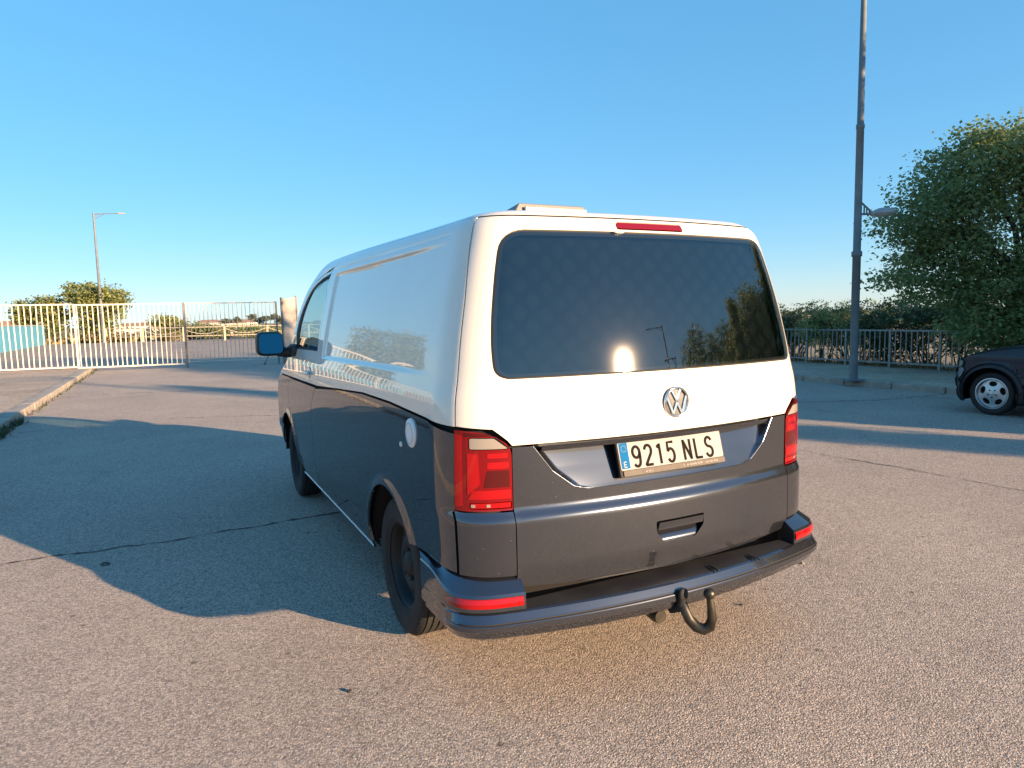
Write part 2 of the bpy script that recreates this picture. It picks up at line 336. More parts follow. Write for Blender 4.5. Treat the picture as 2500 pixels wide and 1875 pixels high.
# ------------------------------------------------------------------ mesh helpers
def tagit(o, label=None, cat=None, group=None, kind=None):
    if label: o['label'] = label
    if cat: o['category'] = cat
    if group: o['group'] = group
    if kind: o['kind'] = kind
    return o
def thing(name, label, cat, loc=(0, 0, 0), rz=0., group=None):
    o = bpy.data.objects.new(name, None); COL.objects.link(o); o.location = loc; o.rotation_euler = (0, 0, rz)
    o.empty_display_size = .2
    return tagit(o, label, cat, group)
class MB:
    """collects verts/faces (with material index and optional per-corner normals) and links them as one mesh object"""
    def __init__(s): s.v = []; s.f = []; s.m = []; s.n = []; s.sm = []
    def add(s, verts, faces, mi=0, normals=None, smooth=False):
        o = len(s.v); s.v.extend([tuple(map(float, p)) for p in verts])
        for f in faces:
            s.f.append(tuple(int(i)+o for i in f)); s.m.append(mi); s.sm.append(smooth)
            s.n.append([tuple(map(float, normals[i])) for i in f] if normals is not None else None)
        return s
    def box(s, c, d, mi=0, rot=None):
        x, y, z = d[0]/2, d[1]/2, d[2]/2
        V = [Vector(p) for p in ((-x,-y,-z),(x,-y,-z),(x,y,-z),(-x,y,-z),(-x,-y,z),(x,-y,z),(x,y,z),(-x,y,z))]
        if rot is not None: V = [rot @ p for p in V]
        V = [p+Vector(c) for p in V]
        return s.add(V, [(3,2,1,0),(4,5,6,7),(0,1,5,4),(1,2,6,5),(2,3,7,6),(3,0,4,7)], mi)
    def tube(s, pts, radii, n=8, mi=0, cap=True):
        pts = [Vector(p) for p in pts]
        if not hasattr(radii, '__len__'): radii = [radii]*len(pts)
        V = []; up = Vector((.31, .17, .93))
        for i, p in enumerate(pts):
            t = (pts[min(i+1, len(pts)-1)]-pts[max(i-1, 0)]).normalized()
            a = t.cross(up)
            if a.length < 1e-3: a = t.cross(Vector((1, 0, 0)))
            a.normalize(); b = t.cross(a)
            for k in range(n):
                th = 2*math.pi*k/n; V.append(p+(a*math.cos(th)+b*math.sin(th))*radii[i])
        Fc = [(i*n+k, (i+1)*n+k, (i+1)*n+(k+1) % n, i*n+(k+1) % n) for i in range(len(pts)-1) for k in range(n)]
        s.add(V, Fc, mi, smooth=n > 5)
        if cap: s.add([V[k] for k in range(n)], [tuple(range(n))], mi); s.add([V[-n+k] for k in range(n)], [tuple(range(n-1, -1, -1))], mi)
        return s
    def lathe(s, prof, n=48, axis='x', c=(0, 0, 0), mi=0, smooth=True):
        """prof: (radius, along-axis)"""
        V = []
        for r, h in prof:
            for k in range(n):
                t = 2*math.pi*k/n; a, b = r*math.cos(t), r*math.sin(t)
                p = {'x': (h, a, b), 'y': (b, h, a), 'z': (a, b, h)}[axis]
                V.append((p[0]+c[0], p[1]+c[1], p[2]+c[2]))
        Fc = [(i*n+k, i*n+(k+1) % n, (i+1)*n+(k+1) % n, (i+1)*n+k) for i in range(len(prof)-1) for k in range(n)]
        return s.add(V, Fc, mi, smooth=smooth)
    def grid(s, A, mi=0, smooth=True, closeu=False):
        A = np.asarray(A, float); a, b, _ = A.shape
        Fc = [(i*b+j, i*b+(j+1) % b, (i+1)*b+(j+1) % b, (i+1)*b+j) for i in range(a-1) for j in range(b if closeu else b-1)]
        return s.add(A.reshape(-1, 3), Fc, mi, smooth=smooth)
    def prism(s, poly, fa, fb, mi=0):
        """closed polygon mapped by fa (one cap) and fb (other cap)"""
        n = len(poly); V = [fa(*p) for p in poly]+[fb(*p) for p in poly]
        s.add(V, [tuple(range(n)), tuple(range(2*n-1, n-1, -1))]+[(i, i+n, (i+1) % n+n, (i+1) % n) for i in range(n)], mi); return s
    def build(s, name, mats, parent=None, bevel=0., segs=2, autosmooth=None):
        me = bpy.data.meshes.new(name); me.from_pydata(s.v, [], s.f)
        for m in (mats if isinstance(mats, (list, tuple)) else [mats]): me.materials.append(m)
        me.polygons.foreach_set('material_index', s.m); me.polygons.foreach_set('use_smooth', [bool(x) for x in s.sm])
        if any(n is not None for n in s.n):
            L = []
            for f, n, p in zip(s.f, s.n, me.polygons):
                if n is None: L.extend([tuple(p.normal)]*len(f))
                else: L.extend(n)
            me.polygons.foreach_set('use_smooth', [True]*len(s.f))
            me.normals_split_custom_set(L)
        me.update()
        o = bpy.data.objects.new(name, me); COL.objects.link(o)
        if bevel:
            b = o.modifiers.new('bevel', 'BEVEL'); b.width = bevel; b.segments = segs; b.limit_method = 'ANGLE'; b.angle_limit = rad(35)
            b.harden_normals = True
            me.polygons.foreach_set('use_smooth', [True]*len(s.f))
        if parent is not None: o.parent = parent
        return o
def recalc(o):
    bm = bmesh.new(); bm.from_mesh(o.data); bmesh.ops.recalc_face_normals(bm, faces=bm.faces); bm.to_mesh(o.data); bm.free(); return o
def superell(c, d, e1=.45, e2=.45, n=28, m=18):
    def sp(a, e): return np.sign(a)*np.abs(a)**e
    u = np.linspace(-math.pi/2, math.pi/2, m)[:, None]; w = np.linspace(-math.pi, math.pi, n, endpoint=False)[None, :]
    x = sp(np.cos(u), e1)*sp(np.cos(w), e2); y = sp(np.cos(u), e1)*sp(np.sin(w), e2); z = sp(np.sin(u), e1)*np.ones_like(w)
    return np.stack([c[0]+d[0]/2*x, c[1]+d[1]/2*y, c[2]+d[2]/2*z], -1)
def dup(root, loc, rz=0., label=None, group=None):
    r = root.copy(); COL.objects.link(r); r.location = loc; r.rotation_euler = (0, 0, rz)
    if label: r['label'] = label
    if group: r['group'] = group
    for ch in list(root.children):
        c = ch.copy(); COL.objects.link(c); c.parent = r
        for g in ch.children:
            d = g.copy(); COL.objects.link(d); d.parent = c
    return r

# ---- patches cut out of a smooth surface
def pip(P_, poly):
    x, y = P_[:, 0], P_[:, 1]; inside = np.zeros(len(P_), bool); n = len(poly); j = n-1
    for i in range(n):
        xi, yi = poly[i]; xj, yj = poly[j]
        c = ((yi > y) != (yj > y)) & (x < (xj-xi)*(y-yi)/((yj-yi) if yj != yi else 1e-12)+xi)
        inside ^= c; j = i
    return inside
def segdist(P_, poly):
    d = np.full(len(P_), 1e9); n = len(poly)
    for i in range(n):
        a = np.array(poly[i]); b = np.array(poly[(i+1) % n]); ab = b-a; L = ab@ab
        if L < 1e-14: continue
        t = np.clip(((P_-a)@ab)/L, 0, 1); d = np.minimum(d, np.linalg.norm(P_-(a+t[:, None]*ab), axis=1))
    return d
def densify(poly, sp):
    out = []; n = len(poly)
    for i in range(n):
        a = np.array(poly[i], float); b = np.array(poly[(i+1) % n], float); k = max(1, int(math.ceil(np.linalg.norm(b-a)/sp)))
        for t in range(k): out.append(a+(b-a)*t/k)
    return np.array(out)
def area(p): x, y = p[:, 0], p[:, 1]; return .5*np.sum(x*np.roll(y, -1)-np.roll(x, -1)*y)
def offset_poly(p, d):
    """move a densified polygon inwards by d"""
    s = 1 if area(p) > 0 else -1
    e = np.roll(p, -1, 0)-p; e /= np.linalg.norm(e, axis=1, keepdims=True)+1e-12; nl = np.stack([-e[:, 1], e[:, 0]], 1)*s
    nv = nl+np.roll(nl, 1, 0); ln = np.linalg.norm(nv, axis=1, keepdims=True)+1e-9; nv /= ln
    c = np.clip(np.sum(nv*nl, 1), .4, 1)[:, None]
    return p+nv*d/c
def rounded(poly, r, k=5):
    """round the corners of a polygon (list of 2D points); r may be a list"""
    out = []; n = len(poly)
    for i in range(n):
        rr = r[i] if hasattr(r, '__len__') else r
        p = np.array(poly[i], float); a = np.array(poly[i-1], float)-p; b = np.array(poly[(i+1) % n], float)-p
        la, lb = np.linalg.norm(a), np.linalg.norm(b); q = min(rr, la*.49, lb*.49)
        if q < 1e-5: out.append(tuple(p)); continue
        A = p+a/la*q; B = p+b/lb*q
        for t in np.linspace(0, 1, k): out.append(tuple((1-t)**2*A+2*t*(1-t)*p+t*t*B))
    return out
def patch(mb, poly, surf, holes=(), sp=.03, gap=0., rim=.012, mi=0, rim_mi=None, sl=(), vl=(), flip=False, rim_holes=True, extra=None):
    """triangulate a 2D region finely, map it through surf(a,b)->points, give it exact smooth normals and a turned-in rim"""
    loops = [densify(poly, sp)]+[densify(h, sp) for h in holes]
    if gap: loops = [offset_poly(loops[0], gap)]+[offset_poly(h, -gap) for h in loops[1:]]
    lo, hi = loops[0].min(0), loops[0].max(0)
    a = np.unique(np.round(np.concatenate([np.arange(math.floor(lo[0]/sp)*sp, hi[0], sp), np.array(sl, float)]), 5))
    b = np.unique(np.round(np.concatenate([np.arange(math.floor(lo[1]/sp)*sp, hi[1], sp), np.array(vl, float)]), 5))
    G = np.stack(np.meshgrid(a, b), -1).reshape(-1, 2)
    if extra is not None: G = np.concatenate([G, np.round(np.asarray(extra, float), 6)])
    ok = pip(G, loops[0]) & (segdist(G, loops[0]) > sp*.3)
    for h in loops[1:]: ok &= ~pip(G, h) & (segdist(G, h) > sp*.3)
    G = G[ok]
    pts = []; ed = []
    for lp in loops:
        o = len(pts); pts.extend(lp.tolist()); m = len(lp); ed.extend([(o+i, o+(i+1) % m) for i in range(m)])
    pts.extend(G.tolist())
    vo, eo, fo, *_ = delaunay_2d_cdt([Vector(p) for p in pts], ed, [], 0, 1e-7)
    Q = np.array([(p.x, p.y) for p in vo]); Fc = np.array([tuple(f) for f in fo])
    C = Q[Fc].mean(1); ok = pip(C, loops[0])
    for h in loops[1:]: ok &= ~pip(C, h)
    Fc = Fc[ok]
    X = surf(Q[:, 0], Q[:, 1]); e = 1.5e-3
    n = np.cross(surf(Q[:, 0]+e, Q[:, 1])-surf(Q[:, 0]-e, Q[:, 1]), surf(Q[:, 0], Q[:, 1]+e)-surf(Q[:, 0], Q[:, 1]-e))
    n /= np.linalg.norm(n, axis=1, keepdims=True)+1e-12
    if flip: n = -n
    # wind faces to match
    fn = np.cross(X[Fc[:, 1]]-X[Fc[:, 0]], X[Fc[:, 2]]-X[Fc[:, 0]])
    bad = np.sum(fn*n[Fc].mean(1), 1) < 0; Fc[bad] = Fc[bad][:, ::-1]
    mb.add(X, Fc, mi, normals=n, smooth=True)
    if rim:
        for li, lp in enumerate(loops):
            if li and not rim_holes: continue
            A = surf(lp[:, 0], lp[:, 1])
            nn = np.cross(surf(lp[:, 0]+e, lp[:, 1])-surf(lp[:, 0]-e, lp[:, 1]), surf(lp[:, 0], lp[:, 1]+e)-surf(lp[:, 0], lp[:, 1]-e))
            nn /= np.linalg.norm(nn, axis=1, keepdims=True)+1e-12
            if flip: nn = -nn
            B = A-nn*rim; m = len(lp); s = (1 if area(lp) > 0 else -1)*(-1 if li else 1)
            Fq = [(i, m+i, m+(i+1) % m, (i+1) % m) for i in range(m)]
            if s < 0: Fq = [f[::-1] for f in Fq]
            if flip: Fq = [f[::-1] for f in Fq]
            mb.add(np.concatenate([A, B]), Fq, mi if rim_mi is None else rim_mi)
    return mb
def ribbon(mb, pts, w, fa, fb, mi=0, closed=False):
    """a stroke of width w along 2D pts, as a solid between the maps fa (front) and fb (back)"""
    p = np.array(pts, float); n = len(p)
    d = np.gradient(p, axis=0) if not closed else np.roll(p, -1, 0)-np.roll(p, 1, 0)
    d /= np.linalg.norm(d, axis=1, keepdims=True)+1e-12; q = np.stack([-d[:, 1], d[:, 0]], 1)*w/2
    L, Rr = p+q, p-q
    V = [fa(*x) for x in L]+[fa(*x) for x in Rr]+[fb(*x) for x in L]+[fb(*x) for x in Rr]
    Fc = []
    for i in range(n if closed else n-1):
        j = (i+1) % n
        Fc += [(i, n+i, n+j, j), (2*n+j, 3*n+j, 3*n+i, 2*n+i), (i, j, 2*n+j, 2*n+i), (n+j, n+i, 3*n+i, 3*n+j)]
    if not closed: Fc += [(0, 2*n, 3*n, n), (n-1, 2*n-1, 4*n-1, 3*n-1)]
    mb.add(V, Fc, mi); return mb
def arc(cx, cy, rx, ry, a0, a1, n=12):
    return [(cx+rx*math.cos(rad(a)), cy+ry*math.sin(rad(a))) for a in np.linspace(a0, a1, n)]

# ------------------------------------------------------------------ the van
van = thing('panel_van', 'white over dark grey panel van on the road, seen from behind with tow hook', 'van')
ARC = lambda yc, r, z0: [(yc+r*math.cos(t), .335+r*math.sin(t)) for t in np.linspace(math.pi-math.asin((z0-.335)/r), math.asin((z0-.335)/r), 26)]
def SV(yz, sg=-1): return [(s_side(y, z, sg), z) for y, z in yz]
FINE_V = np.concatenate([np.arange(1.255, 1.345, .006), np.arange(1.825, 1.90, .005), np.arange(.30, .50, .02)])
CRV = np.concatenate([np.arange(.750, .826, .005), np.arange(.48, .53, .008)])
def rest_side(mb, sg):
    g = .0028; o = lambda L: [(abs(s)*sg, v) for s, v in L]
    seam = [(-.884, 1.200), (-.886, 1.40), (-.889, 1.605), (-.900, 1.80), (-.907, 1.90), (-.907, 1.94)]
    two = [(-.884, 1.128), (-1.054, 1.141), (-1.595, 1.155), (-2.11, 1.153), (-2.7, 1.122), (-3.32, 1.086)]
    dseam_u = [(-3.32, 1.086), (-3.45, 1.262), (-3.624, 1.403), (-3.811, 1.666), (-4.195, 1.863)]
    # white side panel with its recessed field
    patch(mb, o(two+dseam_u[1:]+[(-4.195, 1.94)]+seam[::-1]), P, sp=.03, gap=g, mi=0, vl=FINE_V, sl=[sg*x for x in np.arange(3.0, 4.0, .02)])
    # grey side panel down to the sill, with the wheel arch
    a = ARC(0, .405, .30)
    low = [(-.884, 1.112)]+two[1:-1]+[(-3.30, 1.072), (-3.335, 1.0), (-3.396, .888), (-3.366, .647), (-3.342, .435), (-3.33, .30)]
    sl_ = [(s_side(.42, .30), .30)]+SV(a[::-1])[0:]
    sl_ = SV([(.42, .30)])+SV([p for p in a[::-1] if p[1] > .305])
    tail = [p for p in sl_]
    # stop the arch where the bumper starts
    tail = [p for p in tail if not (p[1] < .555 and p[0] > s_side(-.2, .5))]
    endp = SV([(-.52, .57), (-.66, .57)])+[(-.90, .565), (-.90, .80), (-.888, .81), (-.886, 1.0)]
    dn = [(s, v-.006) for s, v in low[:6]]+low[6:]
    fl_ = o(SV([(r_*math.cos(t_), .335+r_*math.sin(t_)) for r_ in (.414, .424, .435, .446, .457, .468, .48) for t_ in np.linspace(.62, math.pi+.05, 70)]))
    patch(mb, o(dn+tail+endp), P, sp=.03, gap=g, mi=1, vl=np.concatenate([FINE_V[-10:], np.arange(.75, .83, .01)]), extra=fl_)
    # corner panel under the tail light
    patch(mb, o([(-.72, .555), (-.72, .8055), (-.865, .8075), (-.896, .811), (-.896, .56)]), P, sp=.025, gap=g, mi=1, vl=CRV)
    # front wing, lower and upper; a-pillar and roof rail strip
    af = ARC(3.0, .405, .30)
    fw_ = [(-4.372, .95), (-4.381, 1.066), (-4.9, 1.062), (-5.3, 1.05), (-5.3, .62)]+SV([(3.47, .55)])+SV([p for p in af[::-1] if p[1] > .36])+SV([(2.50, .30)])+[(-3.98, .30), (-3.98, .40), (-4.10, .60), (-4.3, .80)]
    patch(mb, o(fw_), P, sp=.03, gap=g, mi=1, extra=o(SV([(3+r_*math.cos(t_), .335+r_*math.sin(t_)) for r_ in (.414, .424, .435, .446, .457, .468, .48) for t_ in np.linspace(.1, math.pi-.1, 60)])))
    patch(mb, o([(-4.381, 1.074), (-4.38, 1.15), (-4.60, 1.27), (-5.02, 1.26), (-5.35, 1.20), (-5.35, 1.06), (-4.9, 1.07)]), P, sp=.03, gap=g, mi=0)
    patch(mb, o([(-4.60, 1.27), (-4.82, 1.40), (-4.86, 1.55), (-4.80, 1.72), (-4.70, 1.81), (-4.50, 1.852), (-4.195, 1.875), (-4.195, 1.94), (-4.9, 1.94), (-5.15, 1.90), (-5.15, 1.27), (-5.02, 1.26)]), P, sp=.03, gap=g, mi=0)
body = MB()
for sg in (-1, 1): rest_side(body, sg)
# roof skin, one sheet from the tailgate seam to the windscreen
def roofsurf(s, v): return P(s, v)
patch(body, [(-6, 1.94), (6, 1.94), (6, 2.2), (-6, 2.2)], P, sp=.05, gap=0, rim=0, mi=0, vl=np.arange(1.94, 2.06, .01))
# bonnet, scuttle, nose
patch(body, [(5.3, 1.07), (6.7, 1.07), (6.7, 1.20), (6.62, 1.25), (5.38, 1.25), (5.3, 1.20)], P, sp=.05, gap=.003, mi=0)
patch(body, [(5.25, .30), (6.75, .30), (6.75, .85), (6.70, 1.06), (5.30, 1.06), (5.25, .85)], P, sp=.05, gap=.003, mi=1)
for sg in (-1, 1):
    pts_ = [tuple(P0(np.array(s_side(y_, .302, sg)), np.array(.302))+np.array([0, 0, -.006])) for y_ in np.linspace(.46, 2.56, 14)]
    body.tube(pts_, .0045, 6, mi=2)  # bottom flange strip, its reflected light put in as a pale colour
bo = body.build('body', [WHITE, GREY, mat('sill_flange_glint', (.55, .56, .58), .25, metal=.6)], van)
# dark inner shell seen through the gaps, wheel housings, floor
sh = MB()
inner = lambda s, v: P0(s, v)-nrm0(s, v)*(.028+.055*(1-sst(.70, .80, np.abs(s)))*(1-sst(1.04, 1.08, v)))[..., None]
for sg in (-1, 1):
    o = lambda L: [(abs(s)*sg, v) for s, v in L]
    hol = [SV(ARC(0, .42, .20), sg), SV(ARC(3.0, .42, .20), sg)]
    dg = [(-3.66, 1.35), (-3.85, 1.66), (-4.12, 1.82), (-4.5, 1.80), (-4.70, 1.72), (-4.72, 1.52), (-4.5, 1.36)]
    hol.append(o(dg))
    out = [(0, .285), (0, 1.25), (.80, 1.25), (.82, 1.88), (0, 1.88), (0, 1.93), (4.6, 1.93), (4.75, 1.25), (5.9, 1.05), (5.9, .285)]
    patch(sh, o(out), inner, holes=hol, sp=.06, rim=0, flip=False)
sh.box((0, 1.55, 1.1), (1.5, .02, 1.5))
sh.box((0, 1.4, .36), (1.14, 4.3, .04)); [sh.box((sg_*.70, 1.5, .36), (.30, 2.1, .04)) for sg_ in (-1, 1)]
for sg in (-1, 1):
    for yc in (0, 3.0):
        A = [[(sg*x, yc+.43*math.cos(t), .335+.43*math.sin(t)) for t in np.linspace(.02, math.pi-.02, 24)] for x in (.56, .92)]
        sh.grid(A); sh.add([(sg*.56, yc+.43*math.cos(t), .335+.43*math.sin(t)) for t in np.linspace(.02, math.pi-.02, 24)], [tuple(range(24))])
sh.tube([(-.66, 0, .33), (.66, 0, .33)], .045); sh.tube([(.35, -.75, .25), (.35, .6, .27)], .035)
sh.build('inner_shell', DARK, van)

# ---- tailgate
tg = MB()
up = [(-.72, 1.053), (-.774, 1.118), (-.884, 1.130), (-.884, 1.200), (-.886, 1.40), (-.889, 1.605), (-.900, 1.80), (-.907, 1.90), (-.907, 1.935)]
hole = [(-.790, 1.30), (-.794, 1.551), (-.792, 1.868), (.792, 1.868), (.812, 1.60), (.812, 1.315)]
hole = [(-.766, 1.306), (.806, 1.306), (.812, 1.42), (.813, 1.55), (.810, 1.70), (.800, 1.872), (-.791, 1.872), (-.792, 1.70), (-.789, 1.55), (-.781, 1.42)]
hole_r = rounded(hole, [.05, .05, .05, .05, .05, .10, .10, .05, .05, .05], 7)
outl = up+[(-s, v) for s, v in up[::-1]]
bl = rounded([(-.16, 1.872+.016), (.205, 1.872+.016), (.205, 1.912), (-.16, 1.912)], .012, 4)
bl = rounded([(-.210, 1.886), (.210, 1.886), (.210, 1.917), (-.210, 1.917)], .012, 4)
patch(tg, outl, P, holes=[hole_r, bl], sp=.03, gap=.003, rim=.014, mi=0, vl=np.arange(1.87, 1.935, .006))
scoop = [(-.640, 1.0495), (-.56, .945), (-.47, .875), (-.415, .860), (.405, .860), (.46, .873), (.55, .94), (.622, 1.0495)]
hnd = rounded([(-.112, .690), (-.112, .645), (-.070, .600), (.092, .600), (.138, .645), (.138, .690)], [.006, .012, .012, .012, .012, .006], 4)
lowp = [(-.72, 1.0495), (-.72, .53), (-.70, .508), (-.40, .492), (0, .486), (.40, .492), (.70, .508), (.72, .53), (.72, 1.0495)]
sc_in = [(s*.999, min(v, 1.047)) for s, v in scoop]
patch(tg, lowp[:1]+lowp[1:9]+[(.622, 1.0495), (.552, .94), (.462, .873), (.403, .8615), (-.411, .8615), (-.472, .875), (-.562, .945), (-.640, 1.0495)], P, holes=[hnd], sp=.03, gap=.0012, rim=.006, mi=1, vl=CRV)
ue = np.concatenate([[-1.0, -.985, -.965], np.linspace(-.93, .93, 41), [.965, .985, 1.0]]); te = np.concatenate([[0, .015, .04], np.linspace(.08, 1, 16)])
UE, TE = np.meshgrid(ue, te); VE = .8615+TE*(1.0475-.8615)
SL = np.interp(VE, [.8615, .875, .945, 1.0495], [.411, .472, .562, .640]); SRt = np.interp(VE, [.8615, .873, .94, 1.0495], [.403, .462, .552, .622])
SE_ = np.where(UE < 0, UE*SL, UE*SRt)
def scoopsurf(u, t):
    vv = .8615+np.clip(t, 0, 1)*.186
    sl_, sr_ = np.interp(vv, [.8615, .875, .945, 1.0495], [.411, .472, .562, .640]), np.interp(vv, [.8615, .873, .94, 1.0495], [.403, .462, .552, .622])
    ss_ = np.where(u < 0, u*sl_, u*sr_); q = P0(ss_, vv)
    dep = .078*np.clip(t, 0, 1)**.95*(1-sst(.955, 1.0, np.abs(u)))*(1-.35*np.abs(u)**4)
    q = q.copy(); q[..., 1] += dep; return q
Ag = scoopsurf(UE, TE); e_ = 2e-3
ng = np.cross(scoopsurf(UE+e_, TE)-scoopsurf(UE-e_, TE), scoopsurf(UE, TE+e_)-scoopsurf(UE, TE-e_)); ng /= np.linalg.norm(ng, axis=-1, keepdims=True); ng *= np.where(ng[..., 1:2] > 0, -1, 1)
na, nb_ = Ag.shape[:2]
tg.add(Ag.reshape(-1, 3), [(i*nb_+j, i*nb_+j+1, (i+1)*nb_+j+1, (i+1)*nb_+j) for i in range(na-1) for j in range(nb_-1)], 1, normals=ng.reshape(-1, 3), smooth=True)
# overhanging lip above the plate
A = P0(np.linspace(-.60, .585, 40), np.full(40, 1.0465)); Bq = A.copy(); Bq[:, 1] += .052; Bq[:, 2] -= .002
A2 = A.copy(); A2[:, 2] -= .022; A2[:, 1] += .012
tg.grid([A, A2, Bq+np.array([0, -.004, -.012])], mi=1, smooth=False)
# handle recess
hr = lambda s, v: P0(s, v)+np.stack([np.zeros_like(s), .006+.034*sst(.600, .66, v), np.zeros_like(s)], -1)
patch(tg, hnd, hr, sp=.015, gap=-.001, rim=0, mi=1)
tgo = tg.build('tailgate', [WHITE, GREY], van)
fl = MB(); hf = [(-.106, .686), (-.106, .655), (.132, .655), (.132, .686)]
patch(fl, rounded(hf, .005, 3), lambda s, v: P0(s, v)+np.stack([0*s, -.004-.006*sst(.66, .686, v), 0*s], -1), sp=.02, rim=.02)
fl.build('tailgate_handle', GREY, van)
# rear window, its black edge band, and the quilted blind behind
gw = MB(); patch(gw, hole_r, lambda s, v: P(s, v, .0), sp=.03, gap=.004, rim=0)
rw = gw.build('rear_window', GLASS_R, van)
fb_ = MB(); frit = offset_poly(densify(hole_r, .03), -.012); fin = offset_poly(densify(hole_r, .03), .016)
patch(fb_, frit, lambda s, v: P(s, v, -.010), holes=[fin], sp=.03, rim=0)
fb_.build('window_seal', RUBBER, rw)
m, n, l = nodes('quilted_blind'); b = n['Principled BSDF']
tc = n.new('ShaderNodeTexCoord'); mp = n.new('ShaderNodeMapping'); mp.inputs['Rotation'].default_value = (0, rad(38), 0)
ns = n.new('ShaderNodeTexNoise'); ns.inputs['Scale'].default_value = 7; ns.inputs['Detail'].default_value = 4
vw = n.new('ShaderNodeVectorMath'); vw.operation = 'MULTIPLY_ADD'; vw.inputs[1].default_value = (.03, .03, .03)
l.new(tc.outputs['Object'], ns.inputs['Vector']); l.new(ns.outputs['Color'], vw.inputs[0]); l.new(tc.outputs['Object'], vw.inputs[2])
ck = n.new('ShaderNodeTexWave'); ck.inputs['Scale'].default_value = 4.2; ck.bands_direction = 'X'
ck2 = n.new('ShaderNodeTexWave'); ck2.inputs['Scale'].default_value = 4.2; ck2.bands_direction = 'Z'
l.new(vw.outputs[0], mp.inputs[0]); l.new(mp.outputs[0], ck.inputs['Vector']); l.new(mp.outputs[0], ck2.inputs['Vector'])
mm = n.new('ShaderNodeMath'); mm.operation = 'MULTIPLY'; l.new(ck.outputs['Fac'], mm.inputs[0]); l.new(ck2.outputs['Fac'], mm.inputs[1])
bp = n.new('ShaderNodeBump'); bp.inputs['Strength'].default_value = .2; bp.inputs['Distance'].default_value = .02; b.inputs['Specular IOR Level'].default_value = 0
l.new(mm.outputs[0], bp.inputs['Height']); l.new(bp.outputs[0], b.inputs['Normal'])
rr_ = n.new('ShaderNodeValToRGB'); rr_.color_ramp.elements[0].color = (.009, .012, .014, 1); rr_.color_ramp.elements[1].color = (.017, .021, .023, 1)
rr_.color_ramp.elements[0].position = 0; rr_.color_ramp.elements[1].position = .20; mq = n.new('ShaderNodeMath'); mq.operation = 'MULTIPLY'; l.new(mm.outputs[0], mq.inputs[0]); l.new(ns.outputs['Fac'], mq.inputs[1]); l.new(mq.outputs[0], rr_.inputs[0]); l.new(rr_.outputs[0], b.inputs['Base Color'])
b.inputs['Roughness'].default_value = .7
bld = MB(); patch(bld, [(-.815, 1.275), (.825, 1.275), (.825, 1.895), (-.815, 1.895)], lambda s, v: P0(s, v)-nrm0(s, v)*(.045+.006*np.sin(s*23)*np.sin(v*19))[..., None], sp=.04, rim=0)
bld.build('window_blind', m, van)
# third brake light
bk = MB(); patch(bk, bl, lambda s, v: P(s, v, .001), sp=.015, gap=.003, rim=.01); bk.build('brake_light', BRAKE, van)
# small stop where the hinge spray nozzle sits over the glass
nz = MB(); q = P0(np.array(-.205), np.array(1.872)); nz.grid(superell((q[0], q[1]-.004, q[2]), (.05, .02, .012), .8, .8, 12, 8), closeu=True); nz.build('washer_nozzle', WHITE, van)

# ---- tail lights: lens, clear reversing lens, reflector strip
def tail(sg):
    o = lambda L: [(abs(s)*sg, v) for s, v in L]
    tl = MB()
    outl = rounded([(-.888, 1.122), (-.778, 1.111), (-.7205, 1.046), (-.7205, .8065), (-.865, .8085), (-.893, .811)], [.006, .05, .03, .006, .004, .004], 5)
    rev = rounded([(-.838, 1.090), (-.770, 1.088), (-.735, 1.046), (-.838, 1.048)], .006, 3)
    st = rounded([(-.838, .842), (-.728, .842), (-.728, .820), (-.838, .822)], .003, 3)
    # inner bright bars: an L on the corner side, two bars, one broad bar
    b1 = [(-.846, 1.035), (-.812, 1.03), (-.808, .915), (-.846, .87)]
    b2 = [(-.79, 1.032), (-.737, 1.032), (-.737, 1.012), (-.79, 1.012)]
    b3 = [(-.79, .998), (-.734, .998), (-.734, .972), (-.79, .972)]
    b4 = [(-.83, .892), (-.728, .892), (-.728, .856), (-.846, .856)]
    b5 = [(-.885, 1.108), (-.860, 1.10), (-.860, .83), (-.888, .825)]
    dk = [(-.79, .966), (-.732, .966), (-.732, .90), (-.80, .90)]
    top = [(-.852, 1.112), (-.78, 1.104), (-.729, 1.048), (-.731, 1.044), (-.766, 1.093), (-.852, 1.095)]
    bars = [rounded(o(b), .004, 3) for b in (b1, b2, b3, b4, b5, dk, top)]
    patch(tl, o(outl), lambda s, v: P(s, v, .004), holes=[o(rev), o(st)], sp=.018, gap=.0024, rim=.016, mi=0, vl=CRV)
    for k, b in enumerate(bars):
        patch(tl, b, lambda s, v: P(s, v, .0055), sp=.012, gap=.001, rim=.0012, mi=2 if k in (5, 6) else 1)
    t = tl.build('tail_light', [REDLENS, REDLENS2, REDDARK], van)
    r = MB(); patch(r, o(rev), lambda s, v: P(s, v, .0045), sp=.012, gap=.001, rim=.01); r.build('reversing_lens', CLEAR, t)
    r = MB(); patch(r, o(st), lambda s, v: P(s, v, .0025), sp=.012, gap=.001, rim=.01); r.build('reflector_strip', REFLR, t)
    for k, (x0, x1) in enumerate(((-.836, -.824), (-.793, -.783))):
        r = MB(); patch(r, o([(x0, .837), (x1, .837), (x1, .826), (x0, .826)]), lambda s, v: P(s, v, .0045), sp=.01, rim=.002); r.build('facet', CLEAR, t)
tail(-1); tail(1)

